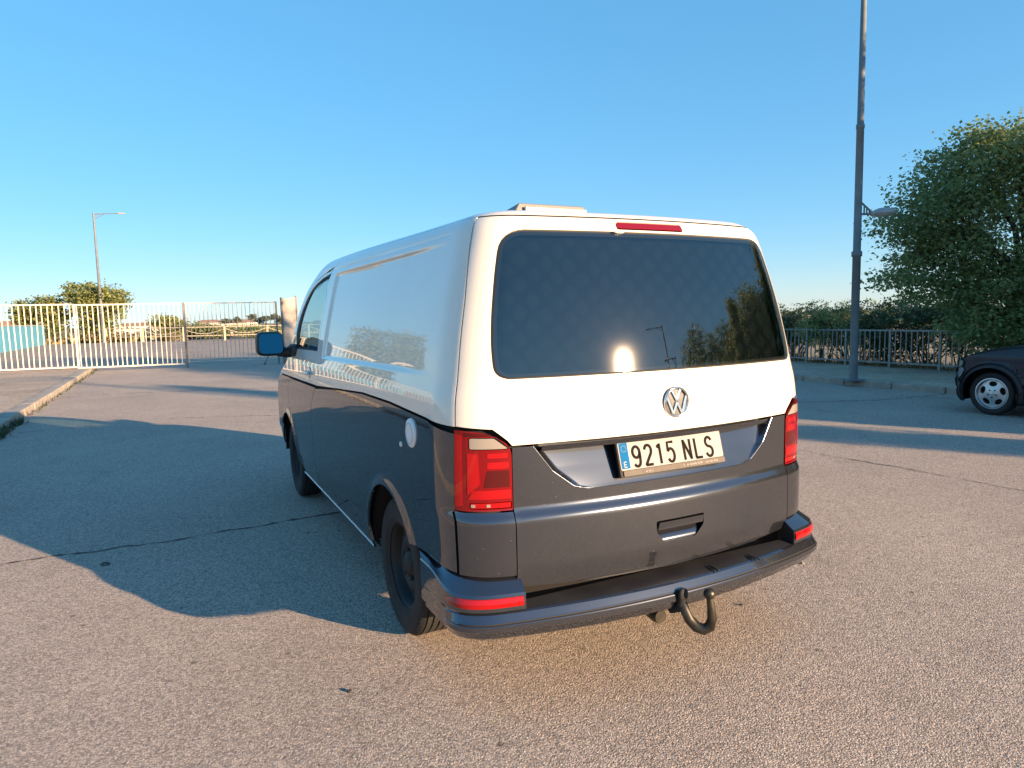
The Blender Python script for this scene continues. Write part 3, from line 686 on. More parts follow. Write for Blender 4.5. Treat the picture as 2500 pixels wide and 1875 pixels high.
# ---- rear bumper: wrap-around lower part, corner blocks, step
WB = .962
def PB(s, o, z):
    """bumper plan outline pushed out by o at height z (same perimeter parameter as the body)"""
    s, o, z = np.broadcast_arrays(np.asarray(s, float), np.asarray(o, float), np.asarray(z, float)); sg = np.where(s < 0, -1., 1.); a = np.abs(s)
    w = WB+o; xa = .79; y0 = -1.028-o; ya = y0+KR*xa*xa; yc = ya+2*KR*xa*(w-xa)*.9; yb = yc+.13
    t = np.clip(a/.79, 0, 1); x1 = t*xa; y1 = y0+KR*x1*x1
    t = np.clip((a-.79)/.22, 0, 1); x2 = (1-t)**2*xa+2*t*(1-t)*w+t*t*w; y2 = (1-t)**2*ya+2*t*(1-t)*yc+t*t*yb
    t = np.clip((a-1.01)/.30, 0, 1); y3 = yb+t*(-.515-yb)
    x = np.select([a <= .79, a <= 1.01], [x1, x2], w); y = np.select([a <= .79, a <= 1.01], [y1, y2], y3)
    return np.stack([x*sg, y, z+0*x], -1)
def wrap(mb, prof, s0, s1, n, mi=0, smooth=False):
    ss = np.linspace(s0, s1, n); rows = []
    for o, z in prof:
        dz = (.016*np.minimum(1, np.abs(ss))**1.6*min(1, max(0, (.405-z)/.05)))
        k_ = sst(.86, 1.06, np.abs(ss)); oe = o*(1-k_)+(.010 if z > .35 else -.006)*k_
        rows.append(PB(ss, oe, z+dz))
    # each facet of the profile gets its own smooth strip so the creases stay crisp
    for a, b in zip(rows[:-1], rows[1:]):
        m = 3; mid = [a+(b-a)*k/m for k in range(m+1)]
        mb.grid(mid, mi, smooth=True)
bmp = MB()
wrap(bmp, [(-.006, .442), (.004, .437), (.018, .413), (.0205, .409)], -1.31, 1.31, 140, 0)
wrap(bmp, [(.0205, .409), (.0165, .4065), (.0175, .404), (.0235, .401)], -.93, .93, 100, 2)
for sg in (-1, 1): wrap(bmp, [(.0205, .409), (.0165, .4065), (.0175, .404), (.0235, .401)], .93*sg, 1.31*sg, 30, 0)
wrap(bmp, [(.0235, .401), (.0255, .397), (.0255, .372)], -1.31, 1.31, 140, 0)
wrap(bmp, [(.0255, .372), (.022, .367), (.004, .336), (-.006, .328), (-.05, .326)], -1.31, 1.31, 140, 0)
for sg in (-1, 1):
    s0, s1 = (.712, 1.31); ss = np.linspace(s0, s1, 60)*sg
    k = sst(.70, 1.0, np.abs(ss)); ztop = .555-.0*k
    top_in = P0(np.clip(np.abs(ss)*.955+.02, .70, 1.30)*sg, np.full(60, .565)); top_in[:, 2] = .562
    top_in[:, 1] += .03*(1-sst(.9, 1.15, np.abs(ss))); top_in[:, 0] -= sg*.02*sst(.85, 1.05, np.abs(ss))
    fade = 1-.0*k
    b = PB(ss, -.004+.012*sst(.9, 1.1, np.abs(ss)), .510+.040*sst(.92, 1.2, np.abs(ss)))
    c0 = PB(ss, .001+.010*sst(.9, 1.1, np.abs(ss)), .500+.045*sst(.92, 1.2, np.abs(ss))); d = PB(ss, .003+.008*sst(.9, 1.1, np.abs(ss)), .447); e0 = PB(ss, -.005+.015*sst(.9, 1.1, np.abs(ss)), .440)
    for p, q in ((top_in, b), (b, c0), (c0, d), (d, e0)):
        g = [p+(q-p)*t for t in np.linspace(0, 1, 4)]
        bmp.grid(g if sg > 0 else g, 0, smooth=True)
    # inner cheek of the corner block
    x = sg*.712; i0 = top_in[0]; pts = [i0, b[0], c0[0], d[0], e0[0], np.array([x, -.86, .440]), np.array([x, -.86, .562])]
    bmp.add([(x if k_ < 5 else p[0], p[1], p[2]) for k_, p in enumerate(pts)], [tuple(range(7))], 1)
bo_ = bmp.build('rear_bumper', [GREY, BLACKP, RUBBER], van)
st = MB(); ss = np.linspace(-.712, .712, 40); a_ = PB(ss, -.004, .4405); b_ = a_.copy(); b_[:, 1] = -.90; b_[:, 2] = .455
st.grid([a_+(b_-a_)*t for t in np.linspace(0, 1, 6)], 0)
for xx in (.16, .18, .40, .42): st.box((xx, -.985, .4462), (.004, .085, .004))
st.build('bumper_step', STEPP, van)
# reflectors in the bumper corners
for sg in (-1, 1):
    r = MB(); ss = np.linspace(.722, 1.10, 40)*sg; k = sst(.95, 1.10, np.abs(ss)); up_ = .0125*sst(1.0, 1.2, np.abs(ss))
    hi = PB(ss, .0035, .4965+up_); lo_ = PB(ss, .0060, .4965-.034*(1-.8*k)+up_); mid = PB(ss, .0085, .4965-.017*(1-.8*k)+up_)
    top_ = PB(ss, -.002, .4990+up_); bot_ = PB(ss, -.002, .4965-.037*(1-.8*k)+up_)
    for p, q in ((top_, hi), (hi, mid), (mid, lo_), (lo_, bot_)): r.grid([p, q], 0, smooth=True)
    for j in (0, -1): r.add([top_[j], hi[j], mid[j], lo_[j], bot_[j]], [(0, 1, 2, 3, 4)])
    r.build('reflector', REFLR, van)

# ---- licence plate and its holder, tilted back into the scoop
PX0, PX1, PZ1, PZ0 = -.277, .262, 1.026, .893
def plate_pt(x, z, out=0.):
    t = (z-PZ0)/(PZ1-PZ0); y = -.966+.038*t; nrm = Vector((0, -.96, .27)).normalized()
    return (x+nrm.x*out, y+nrm.y*out+.018*((x)/.27)**2*.0, z+nrm.z*out)
fa = lambda o: (lambda x, z: plate_pt(x, z, o))
pf = MB(); pf.prism(rounded([(PX0-.002, PZ0-.002), (PX1+.008, PZ0-.002), (PX1+.008, PZ1+.004), (PX0-.002, PZ1+.004)], .010, 4), fa(0), fa(-.014))
pfo = pf.build('plate_holder', [RUBBER], van)
pl = MB(); pl.prism(rounded([(PX0+.003, PZ0+.024), (PX1+.002, PZ0+.024), (PX1+.002, PZ1), (PX0+.003, PZ1)], .008, 4), fa(.003), fa(-.001))
plo = pl.build('licence_plate', [PLATE], van)
sb = MB(); sb.prism(rounded([(PX0+.012, PZ0+.001), (PX1+.004, PZ0+.001), (PX1+.004, PZ0+.022), (PX0+.012, PZ0+.022)], .004, 3), fa(.005), fa(-.001)); sb.build('holder_strip', FRAMEM, pfo)
for cx in (-.19, -.02, .16):
    c_ = MB(); c_.prism([(cx-.006, PZ1+.004), (cx+.006, PZ1+.004), (cx+.003, PZ1-.003), (cx-.003, PZ1-.003)], fa(.006), fa(0)); c_.build('clip', RUBBER, pfo)
pr_ = MB()
random.seed(4)
def blocks(x, x1, z, h):
    while x < x1:
        w = random.uniform(.004, .007); hh = h*random.choice((.7, .7, 1)); pr_.prism([(x, z), (x+w*.8, z), (x+w*.8, z+hh), (x, z+hh)], fa(.0056), fa(.004)); x += w
        if random.random() < .15: x += .005
blocks(.055, .140, PZ0+.008, .009); blocks(.158, .225, PZ0+.008, .009); blocks(-.16, -.125, PZ0+.007, .007)
pr_.prism([(.035, PZ0+.017), (.039, PZ0+.017), (.046, PZ0+.007), (.042, PZ0+.007)], fa(.0056), fa(.004))
pr_.build('strip_print', PRINTM, pfo)['kind'] = 'stuff'
bb = MB(); bb.prism([(PX0+.008, PZ0+.030), (PX0+.048, PZ0+.030), (PX0+.048, PZ1-.004), (PX0+.008, PZ1-.004)], fa(.0042), fa(.002)); bb.build('country_band', PLATEBLUE, plo)
ee = MB(); ex, ez = PX0+.020, PZ0+.036
for seg in ([(ex, ez), (ex, ez+.020)], [(ex, ez+.020), (ex+.013, ez+.020)], [(ex, ez+.010), (ex+.011, ez+.010)], [(ex, ez), (ex+.013, ez)]):
    ribbon(ee, seg, .0038, fa(.0050), fa(.004))
for k in range(12):
    t = rad(30*k); sx_, sz_ = PX0+.028+.012*math.cos(t), PZ1-.026+.012*math.sin(t); ee.prism([(sx_-.0018, sz_), (sx_, sz_-.0018), (sx_+.0018, sz_), (sx_, sz_+.0018)], fa(.0050), fa(.004))
ee.build('country_print', PLATE, plo)['kind'] = 'stuff'
H = .077; B0 = PZ0+.033
GL = {
 '9': [arc(.5, .72, .42, .28, 0, 360, 24), [(.92, .72), (.92, .45), (.88, .22)]+arc(.5, .24, .38, .24, -6, -150, 9)],
 '2': [arc(.5, .74, .40, .26, 170, -12, 14)+[(.84, .58), (.10, .02), (.10, 0)], [(.06, .0), (.94, .0)]],
 '1': [[(.22, .80), (.42, .92), (.56, 1.0), (.56, .5), (.56, -.03)]],
 '5': [[(.90, 1.0), (.18, 1.0), (.14, .54)], [(.14, .54)]+arc(.48, .33, .42, .34, 120, -150, 16)],
 'N': [[(.08, -.03), (.08, 1.03)], [(.08, 1.0), (.90, .0)], [(.90, -.03), (.90, 1.03)]],
 'L': [[(.12, 1.03), (.12, 0)], [(.06, .0), (.92, .0)]],
 'S': [arc(.5, .76, .38, .24, 15, 262, 16)+arc(.5, .25, .42, .26, 82, -165, 16)]}
x = PX0+.066
for k, ch in enumerate('9215 NLS'):
    if ch == ' ': x += .028; continue
    w = .041 if ch != '1' else .038
    gm = MB()
    for st_ in GL[ch]: ribbon(gm, [(x+u*w, B0+v*H) for u, v in st_], .0110, fa(.0050), fa(.003), closed=False)
    gm.build('character', PLATEINK, plo); x += w+.0185
# ---- round emblem on the tailgate
bc = (.010, 1.172); br = .064
yb_ = lambda x_, z_: float(P0(np.array(s_rear(float(x_), float(z_))), np.array(float(z_)))[1])
be = lambda o: (lambda x_, z_: (x_, yb_(0, z_)-o, z_))
em = MB(); em.prism(arc(bc[0], bc[1], br, br, 0, 351, 40), be(.006), be(-.002)); emo = em.build('emblem', [mat('emblem_recess', (.02, .02, .023), .25, coat=1)], van)
rg = MB(); ring = [(br*.93+.0055*math.cos(t), -.007+.006*math.sin(t)) for t in np.linspace(0, 2*math.pi, 13)]
rg.lathe([(r, h) for r, h in ring], 48, 'y', (bc[0], yb_(0, bc[1]), bc[1])); rg.build('emblem_ring', CHROME, emo)
lt = MB(); q = lambda L: [(bc[0]+a*br, bc[1]+b_*br) for a, b_ in L]
for L in ([(-.36, .78), (0, .10), (.36, .78)], [(-.78, .36), (-.36, -.74), (0, .0), (.36, -.74), (.78, .36)]):
    for a_, b_ in zip(L[:-1], L[1:]): ribbon(lt, q([a_, b_]), .0125, be(.0125), be(.004))
lt.build('emblem_letters', CHROME, emo, bevel=.002, segs=2)

# ---- side details: fuel/hook-up cap, door glass, doors, handle, mirrors
cp = MB(); cc = P0(np.array(-1.240), np.array(1.055))
cp.lathe([(.001, -.013), (.035, -.0125), (.052, -.0115), (.061, -.008), (.064, 0), (.064, .01)], 40, 'x', (cc[0]+.002, cc[1], cc[2])); cpo = cp.build('hookup_cap', CAPW, van)
cp = MB(); cp.lathe([(.043, -.0135), (.045, -.0142), (.047, -.0115), (.041, -.0115), (.043, -.0135)], 36, 'x', (cc[0]+.002, cc[1], cc[2])); cp.build('cap_ring', mat('cap_ring_grey', (.50, .51, .52), .5), cpo)
sm = MB(); q = P0(np.array(-1.37), np.array(.985)); sm.lathe([(.001, -.006), (.011, -.005), (.013, .004)], 14, 'x', tuple(q)); sm.build('door_stud', CAPW, van)
def door(sg):
    o = lambda L: [(abs(s)*sg, v) for s, v in L]
    d = MB()
    ups = [(-3.32, 1.088), (-3.45, 1.262), (-3.624, 1.403), (-3.811, 1.666), (-4.195, 1.866), (-4.50, 1.845), (-4.70, 1.802), (-4.80, 1.712), (-4.855, 1.55), (-4.815, 1.40), (-4.60, 1.265), (-4.38, 1.15), (-4.381, 1.074), (-3.85, 1.080)]
    gl = rounded([(-3.64, 1.325), (-3.70, 1.44), (-3.871, 1.692), (-4.13, 1.836), (-4.45, 1.815), (-4.66, 1.775), (-4.75, 1.70), (-4.80, 1.56), (-4.78, 1.44), (-4.60, 1.315)], [.02, 0, 0, .03, .05, .05, .05, .05, .02, .02], 4)
    patch(d, o(ups), P, holes=[o(gl)], sp=.03, gap=.003, rim=.02, mi=0, vl=FINE_V)
    lw = [(-3.30, 1.072), (-3.335, 1.0), (-3.396, .888), (-3.366, .647), (-3.342, .435), (-3.33, .30), (-3.98, .30), (-3.98, .40), (-4.10, .60), (-4.3, .80), (-4.372, .95), (-4.381, 1.062), (-3.85, 1.066)]
    patch(d, o(lw), P, sp=.03, gap=.003, rim=.015, mi=1, vl=FINE_V[-10:])
    do = d.build('door', [WHITE, GREY], van)
    g = MB(); gin = rounded([(-3.65, 1.330), (-3.71, 1.44), (-3.88, 1.690), (-4.135, 1.822), (-4.44, 1.796), (-4.63, 1.750), (-4.70, 1.67), (-4.71, 1.53), (-4.56, 1.33)], [.02, 0, 0, .03, .05, .05, .05, .06, .03], 4)
    patch(g, o(gl), lambda s, v: P(s, v, -.006), holes=[o(gin)], sp=.03, gap=-.002, rim=0); g.build('window_seal', RUBBER, do)
    g = MB(); patch(g, o(gl), lambda s, v: P(s, v, -.010), sp=.04, gap=-.001, rim=0); g.build('door_glass', GLASS_D, do)
    h = MB(); c = P0(np.array(3.74*sg), np.array(1.160))
    h.grid(superell((c[0]+sg*.022, c[1], c[2]), (.022, .19, .026), .7, .7, 18, 10), closeu=True); h.grid(superell((c[0]+sg*.002, c[1]-.02, c[2]-.002), (.012, .12, .085), .9, .9, 18, 10), closeu=True)
    h.build('door_handle', WHITE, do)
    mi_ = MB(); mx = sg*1.095
    mi_.grid(superell((mx, 2.80, 1.352), (.218, .16, .200), .5, .42, 30, 18), closeu=True)
    mr = mi_.build('wing_mirror', [BLACKP if sg < 0 else BLACKP], van)
    arm = MB(); arm.tube([(sg*.93, 2.76, 1.285), (sg*.97, 2.77, 1.275), (sg*1.03, 2.80, 1.295)], [.05, .042, .05], 10); arm.grid(superell((sg*.925, 2.66, 1.30), (.06, .24, .10), .6, .6, 18, 10), closeu=True); arm.build('mirror_arm', BLACKP, mr)
    mgl = MB(); R_ = Matrix.Rotation(sg*rad(6), 3, 'Z') @ Matrix.Rotation(rad(-9), 3, 'X'); mgl.prism(rounded([(-.092, -.082), (.092, -.082), (.092, .082), (-.092, .082)], .045, 6), lambda a, b_: tuple(R_ @ Vector((a, 0, b_))+Vector((mx, 2.706, 1.356))), lambda a, b_: tuple(R_ @ Vector((a, .02, b_))+Vector((mx, 2.706, 1.356))))
    mgl.build('mirror_glass', mat('mirror_glass_%d' % (sg+1), (.02, .11, .16), .03, metal=1.), mr)
door(-1); door(1)
# windscreen, headlights, cabin furniture
wsn = MB(); patch(wsn, [(5.17, 1.27), (6.83, 1.27), (6.83, 1.90), (5.17, 1.90)], P, sp=.06, gap=.004, rim=0); wsn.build('windscreen', GLASS_D, van)
for sg in (-1, 1):
    hd = MB(); patch(hd, rounded([(5.0*sg, .78), (5.55*sg, .82), (5.55*sg, .98), (5.1*sg, 1.02)], .03, 4), lambda s, v: P(s, v, .003), sp=.04, rim=.02); hd.build('headlight', CLEAR, van)
    se = MB(); se.grid(superell((sg*.42, 2.05, .95), (.50, .50, .18), .5, .4), closeu=True); se.grid(superell((sg*.42, 1.80, 1.28), (.48, .16, .62), .6, .5), closeu=True); se.grid(superell((sg*.42, 1.80, 1.62), (.26, .12, .20), .6, .5), closeu=True); se.build('seat', SEATM, van)
ds = MB(); ds.grid(superell((0, 2.90, 1.08), (1.66, .55, .36), .5, .3), closeu=True); ds.build('dashboard', SEATM, van)
sw = MB(); sw.lathe([(.19+.014*math.cos(t), .014*math.sin(t)) for t in np.linspace(0, 2*math.pi, 9)], 28, 'y'); so = sw.build('steering_wheel', SEATM, van); so.location = (-.42, 2.5, 1.18); so.rotation_euler = (rad(-35), 0, 0)

# ---- wheels
def wheel(sg, yc, first=[None]):
    r0 = .336; w = .205
    t = MB(); h = w/2; prof = [(.205, -h*.82), (.235, -h*.98), (.275, -h), (.305, -h*.97), (.322, -h*.88), (.332, -h*.76)]
    xs = [-.066, -.034, 0., .034, .066]; tread = []
    for x_ in xs: tread += [(r0, x_-.0045), (r0-.008, x_-.0035), (r0-.008, x_+.0035), (r0, x_+.0045)]
    prof += [(.3345, -h*.72)]+tread+[(.3345, h*.72)]+[(r_, -x_) for r_, x_ in prof[::-1]]
    wh = thing_part('wheel', van, (sg*.808, yc, r0))
    t.lathe(prof, 72, 'x', smooth=False)
    # cross grooves: thin dark slots cut as sunken bars between the ribs
    for k in range(72):
        th = 2*math.pi*k/72
        for (xa, xb, sk) in ((-.098, -.071, .30), (-.061, -.039, .22), (-.029, -.005, .18), (.005, .029, -.18), (.039, .061, -.22), (.071, .098, -.30)):
            V = []
            for x_, dt in ((xa, 0), (xb, sk*.12)):
                for dd in (-.0045, .0045):
                    a = th+dt+dd; rr = r0+.0006 if abs(x_) < .07 else .3347
                    V.append((x_, rr*math.cos(a), rr*math.sin(a)))
            t.add(V, [(0, 1, 3, 2)], 1)
    t.build('tyre', [TYRE, RUBBER], wh)
    r = MB(); o = -h*.80*1.0; S = sg  # profile drawn for the outer face
    rim = [(.205, .082), (.212, .086), (.210, .070), (.196, .060), (.190, .030), (.178, .020), (.150, .038), (.125, .050), (.100, .054), (.085, .044), (.062, .046), (.055, .058), (.040, .066), (.001, .067)]
    r.lathe([(a, b_*S) for a, b_ in rim], 48, 'x', smooth=True); r.lathe([(.205, -.08), (.19, -.06), (.18, .02)], 32, 'x')
    for k in range(5):
        a = rad(72*k+20); r.lathe([(.010, .048*S), (.010, .062*S), (.001, .064*S)], 8, 'x', (0, .074*math.cos(a), .074*math.sin(a)))
    for k in range(16):
        a = 2*math.pi*k/16; c = Vector((0, math.cos(a), math.sin(a))); tn = Vector((0, -math.sin(a), math.cos(a)))
        V = []
        for j in range(10):
            u_ = 2*math.pi*j/10; rr_v = .164+.012*math.cos(u_); ww = .017*math.sin(u_)
            xx = np.interp(rr_v, [.150, .178], [.038, .020])+.0016
            p = c*rr_v+tn*ww; V.append((xx*S, p.y, p.z))
        r.add(V, [tuple(range(10)) if S > 0 else tuple(range(9, -1, -1))], 1)
    ro = r.build('rim', [RIMM, DARK], wh)
def thing_part(name, parent, loc):
    o = bpy.data.objects.new(name, None); COL.objects.link(o); o.parent = parent; o.location = loc; o.empty_display_size = .1; return o
for sg in (-1, 1):
    for yc in (0., 3.0): wheel(sg, yc)
# ---- tow hook and socket, roof vent
tw = MB(); tw.tube([(-.042, -.94, .40), (-.042, -1.045, .375), (-.044, -1.070, .335), (-.034, -1.085, .300), (-.014, -1.105, .272), (.006, -1.125, .264), (.026, -1.140, .278), (.030, -1.148, .315), (.022, -1.15, .365), (.014, -1.15, .405)], [.019, .019, .020, .021, .0225, .023, .022, .0195, .016, .0125], 14)
tw.grid(superell((.012, -1.15, .422), (.046, .046, .046), 1, 1, 20, 14), closeu=True)
two_ = tw.build('tow_hook', STEEL, van)
tw = MB(); tw.tube([(-.055, -1.0, .315), (-.052, -1.052, .34), (-.05, -1.062, .385)], [.018, .018, .017], 12); tw.grid(superell((-.048, -1.064, .400), (.046, .026, .052), .8, .8, 18, 10), closeu=True); tw.build('safety_bracket', RUBBER, van)
tw = MB(); tw.tube([(-.125, -.93, .31), (-.125, -1.0, .305), (-.125, -1.02, .305)], [.03, .032, .028], 14); tw.build('tow_socket', STEEL, van)
rv = MB()
zr = 2.012
def fanbox(x0, x1, y0, y1, zb0, zt0, zb1, zt1, k, mi=0):
    """wedge lid: rear edge y0 heights zb0..zt0, front edge y1"""
    rv.add([(x0, y0, zb0), (x1, y0, zb0), (x1, y1, zb1), (x0, y1, zb1), (x0+k, y0+.02, zt0), (x1-k, y0+.02, zt0), (x1-k, y1, zt1), (x0+k, y1, zt1)],
           [(3, 2, 1, 0), (4, 5, 6, 7), (0, 1, 5, 4), (1, 2, 6, 5), (2, 3, 7, 6), (3, 0, 4, 7)], mi)
fanbox(-.225, .315, .08, .72, 1.985, 2.045, 1.99, 2.03, .03, 0)
rvo = rv.build('roof_vent', [FANM], van, bevel=.012, segs=3)
rv = MB(); fanbox(-.205, .305, .085, .80, 2.047, 2.132, 2.035, 2.050, .055, 0); rv.build('vent_lid', [FANL], rvo, bevel=.032, segs=5)
rv = MB(); rv.box((.065, .083, 2.088), (.385, .014, .048)); rv.build('vent_face', [FANM], rvo, bevel=.006, segs=3)

# ------------------------------------------------------------------ ground
rng = np.random.default_rng(7)
def sheet(name, x0, x1, y0, y1, z, m, label=None):
    b = MB(); b.add([(x0, y0, z), (x1, y0, z), (x1, y1, z), (x0, y1, z)], [(0, 1, 2, 3)]); o = b.build(name, m); o['kind'] = 'structure'; return o
def tz(r): return np.interp(r, [0, 70, 110, 220, 420, 700, 1200, 3000], [-.035, -.035, -.9, -4.5, -8.5, -6.5, -7, -12])
rr = np.concatenate([np.linspace(0, 70, 4), np.geomspace(76, 3000, 40)]); th = np.linspace(0, 2*math.pi, 97)[:-1]
RR, TH = np.meshgrid(rr, th, indexing='ij')
Z = tz(RR)+np.where(RR > 80, np.sin(TH*9+RR*.01)*.25*(RR/300), 0)
b = MB(); b.grid(np.stack([RR*np.sin(TH), RR*np.cos(TH), Z], -1), closeu=True); terrain = b.build('terrain', DIRT); terrain['kind'] = 'structure'
sheet('road', -4.12, 10.24, -90, 24.5, 0, ASPH)
sheet('car_park', -11.2, 26, 24.5, 63, .001, LOT)
def pavement(x0, x1, y0, y1, kx0, kx1, ky0, ky1):
    b = MB(); b.box(((x0+x1)/2, (y0+y1)/2, .04), (x1-x0, y1-y0, .15)); o = b.build('pavement', PAVE); o['kind'] = 'structure'
    k = MB(); k.box((0, 0, 0), (kx1-kx0, .985, .20)); me = k.build('kerb_stone', KERBM, o, bevel=.022, segs=3)
    y = ky0+.5; first = True
    while y < ky1:
        s = me if first else me.copy()
        if not first: COL.objects.link(s); s.parent = o
        s.location = ((kx0+kx1)/2+rng.normal(0, .004), y, .026+rng.normal(0, .004)); s.rotation_euler = (0, rng.normal(0, .012), rng.normal(0, .006)); first = False; y += 1.0
    return o
pavement(-13.5, -4.36, -60, 24.4, -4.36, -4.11, -30, 24)
pavement(10.37, 13.9, -70, 60, 10.23, 10.37, -40, 40)
# cracks in the asphalt: thin tar-black lines
def crack(pts, w, seed):
    r = random.Random(seed); P_ = []
    for (a, b_) in zip(pts[:-1], pts[1:]):
        n = max(2, int(math.dist(a, b_)/.05))
        for k in range(n): t = k/n; P_.append((a[0]+(b_[0]-a[0])*t, a[1]+(b_[1]-a[1])*t))
    P_.append(pts[-1]); w1 = 0; w2 = 0; L = []; Rr = []
    for i, p in enumerate(P_):
        w1 = .8*w1+r.gauss(0, .010); ww = w*max(.12, r.gauss(.6, .45))
        j = (P_[min(i+1, len(P_)-1)][0]-P_[max(i-1, 0)][0], P_[min(i+1, len(P_)-1)][1]-P_[max(i-1, 0)][1]); ln = math.hypot(*j)+1e-9; nx, ny = -j[1]/ln, j[0]/ln
        L.append((p[0]+nx*(w1+ww/2), p[1]+ny*(w1+ww/2), .004)); Rr.append((p[0]+nx*(w1-ww/2), p[1]+ny*(w1-ww/2), .004))
    b = MB(); b.grid([Rr, L], smooth=False); o = b.build('road_crack', CRACKM); o['kind'] = 'structure'
crack([(-4.1, 2.12), (-3.4, 2.16), (-2.59, 2.21), (-1.97, 2.19), (-1.12, 2.23), (.6, 2.28), (3.6, 2.2), (4.38, 1.3), (4.26, 1.97), (4.38, -.13), (4.6, -2.5)][:7], .028, 1)
crack([(3.9, 3.6), (4.26, 1.97), (4.38, -.13), (4.6, -2.5)], .016, 2)
crack([(-3.87, 8.8), (-3.4, 8.93), (-2.93, 9.03)], .03, 3)
crack([(-1.9, 9.1), (-.9, 8.7), (-.3, 8.4), (.8, 8.1)], .03, 4)
crack([(6.4, 5.0), (7.44, 4.65), (8.62, 4.13), (9.63, 4.02), (10.2, 4.0)], .03, 5)
crack([(-4.0, 14.2), (-2.6, 14.1), (-.8, 13.6), (.6, 13.0)], .04, 6)
for k, (x, y, s) in enumerate([(-1.27, -.42, .010), (-.62, -1.42, .010), (.75, -.6, .008), (-2.05, -.7, .010), (1.5, -.35, .012), (-.2, -1.75, .010), (-1.72, -1.2, .009), (2.4, .6, .014)]):
    b = MB(); g = superell((0, 0, 0), (s*2.2, s*1.7, s*1.2), .9, .8, 9, 7); g += rng.normal(0, s*.10, g.shape); b.grid(g, closeu=True)
    o = b.build('stone_chip', CRACKM if k < 3 else KERBM); o.location = (x, y, s*.4); o.rotation_euler = (0, 0, k*1.3)
    tagit(o, ['dark stone chip on the sunlit asphalt left of the bumper corner', 'dark stone chip on the asphalt behind the van, nearest the camera', 'dark stone chip on the asphalt right of the tow hook', 'pale stone chip at the edge of the van shadow', 'pale stone chip farther right on the sunlit asphalt', 'pale stone chip at the very bottom of the picture', 'pale stone chip in the lower left foreground', 'pale stone chip on the asphalt right of the bumper'][k], 'stone', 'stone chips on the asphalt')
b = MB(); b.lathe([(.024+.004*math.cos(t), .003+.004*math.sin(t)) for t in np.linspace(0, 2*math.pi, 9)], 24, 'z'); o = b.build('metal_ring', STEEL); o.location = (-2.30, 1.86, .003); tagit(o, 'small dark ring lying on the shaded asphalt below the long crack', 'ring')

def pol(px, r):
    a = rad(26.75)+math.atan((px-1250)/1661.4); return r*math.sin(a)-1.85, r*math.cos(a)-3.14
# ------------------------------------------------------------------ foliage
def crown_mesh(name, blobs, n, leaf, seed, clump=.28, per=26, shell=.55, flat=.5, mats=None, noise=.25):
    """leaf faces gathered in clumps; clumps spread through each blob's volume, denser towards its skin, with gaps"""
    g = np.random.default_rng(seed); B = np.array(blobs, float); vol = B[:, 3]*B[:, 4]*B[:, 5]; vol = vol**.75
    nc = max(1, n//per); bi = g.choice(len(B), nc, p=vol/vol.sum())
    d = g.normal(size=(nc, 3)); d /= np.linalg.norm(d, axis=1, keepdims=True)
    r = (shell+(1-shell)*g.random(nc)**.6)
    lump = 1+noise*np.sin(d[:, 0]*5+bi*2.1)*np.sin(d[:, 1]*6+bi)*np.cos(d[:, 2]*5+bi*.7)
    c = B[bi, :3]+d*B[bi, 3:6]*(r*lump)[:, None]
    k = np.repeat(np.arange(nc), per); m = len(k)
    size = g.uniform(.6, 1.35, nc)[k]*clump
    off = g.normal(size=(m, 3))*np.array([1, 1, flat])*size[:, None]*.55
    p = c[k]+off
    a = g.normal(size=(m, 3)); a[:, 2] *= .5; a[:, 2] -= .25; a /= np.linalg.norm(a, axis=1, keepdims=True)
    nn = g.normal(size=(m, 3)); nn[:, 2] = np.abs(nn[:, 2])+.35; t = np.cross(a, nn); t /= np.linalg.norm(t, axis=1, keepdims=True)
    L = (leaf*g.uniform(.6, 1.3, m))[:, None]; w = L*.36; up = np.cross(t, a)*L*.10
    V = np.stack([p-a*L*.5, p+t*w+up, p+a*L*.5, p-t*w+up], 1).reshape(-1, 3)
    me = bpy.data.meshes.new(name); me.vertices.add(4*m); me.vertices.foreach_set('co', V.astype(np.float32).ravel())
    me.loops.add(4*m); me.loops.foreach_set('vertex_index', np.arange(4*m, dtype=np.int32))
    me.polygons.add(m); me.polygons.foreach_set('loop_start', np.arange(0, 4*m, 4, dtype=np.int32)); me.polygons.foreach_set('loop_total', np.full(m, 4, np.int32))
    me.materials.append(mats); me.update(calc_edges=True)
    return me, c
def tree_obj(name, label, cat, loc, me_crown, trunk_mb, group=None, rz=0., bark=BARK, wood='trunk'):
    t = thing(name, label, cat, loc, rz, group)
    c = bpy.data.objects.new('crown', me_crown); COL.objects.link(c); c.parent = t
    if trunk_mb is not None: trunk_mb.build(wood, bark, t)
    return t
def trunk(h, r, limbs, seed, lean=(0, 0)):
    g = random.Random(seed); b = MB(); P_ = [(lean[0]*k/5+g.gauss(0, .03)*k*.3, lean[1]*k/5+g.gauss(0, .03)*k*.3, h*k/5-.1*(k == 0)) for k in range(6)]
    b.tube(P_, [r*1.25]+[r*(1-.15*k) for k in range(1, 6)], 9)
    for (x, y, z) in limbs:
        s = P_[g.randint(2, 4)]; mid = ((s[0]+x)/2+g.gauss(0, .12), (s[1]+y)/2+g.gauss(0, .12), (s[2]+z)/2+.15)
        b.tube([s, mid, (x, y, z)], [r*.5, r*.32, r*.10], 6)
        for q in range(3):
            e = (x+g.gauss(0, .5), y+g.gauss(0, .5), z+g.gauss(.2, .35)); b.tube([mid, ((mid[0]+e[0])/2+.1, (mid[1]+e[1])/2, (mid[2]+e[2])/2+.1), e], [r*.22, r*.12, r*.05], 5)
    return b

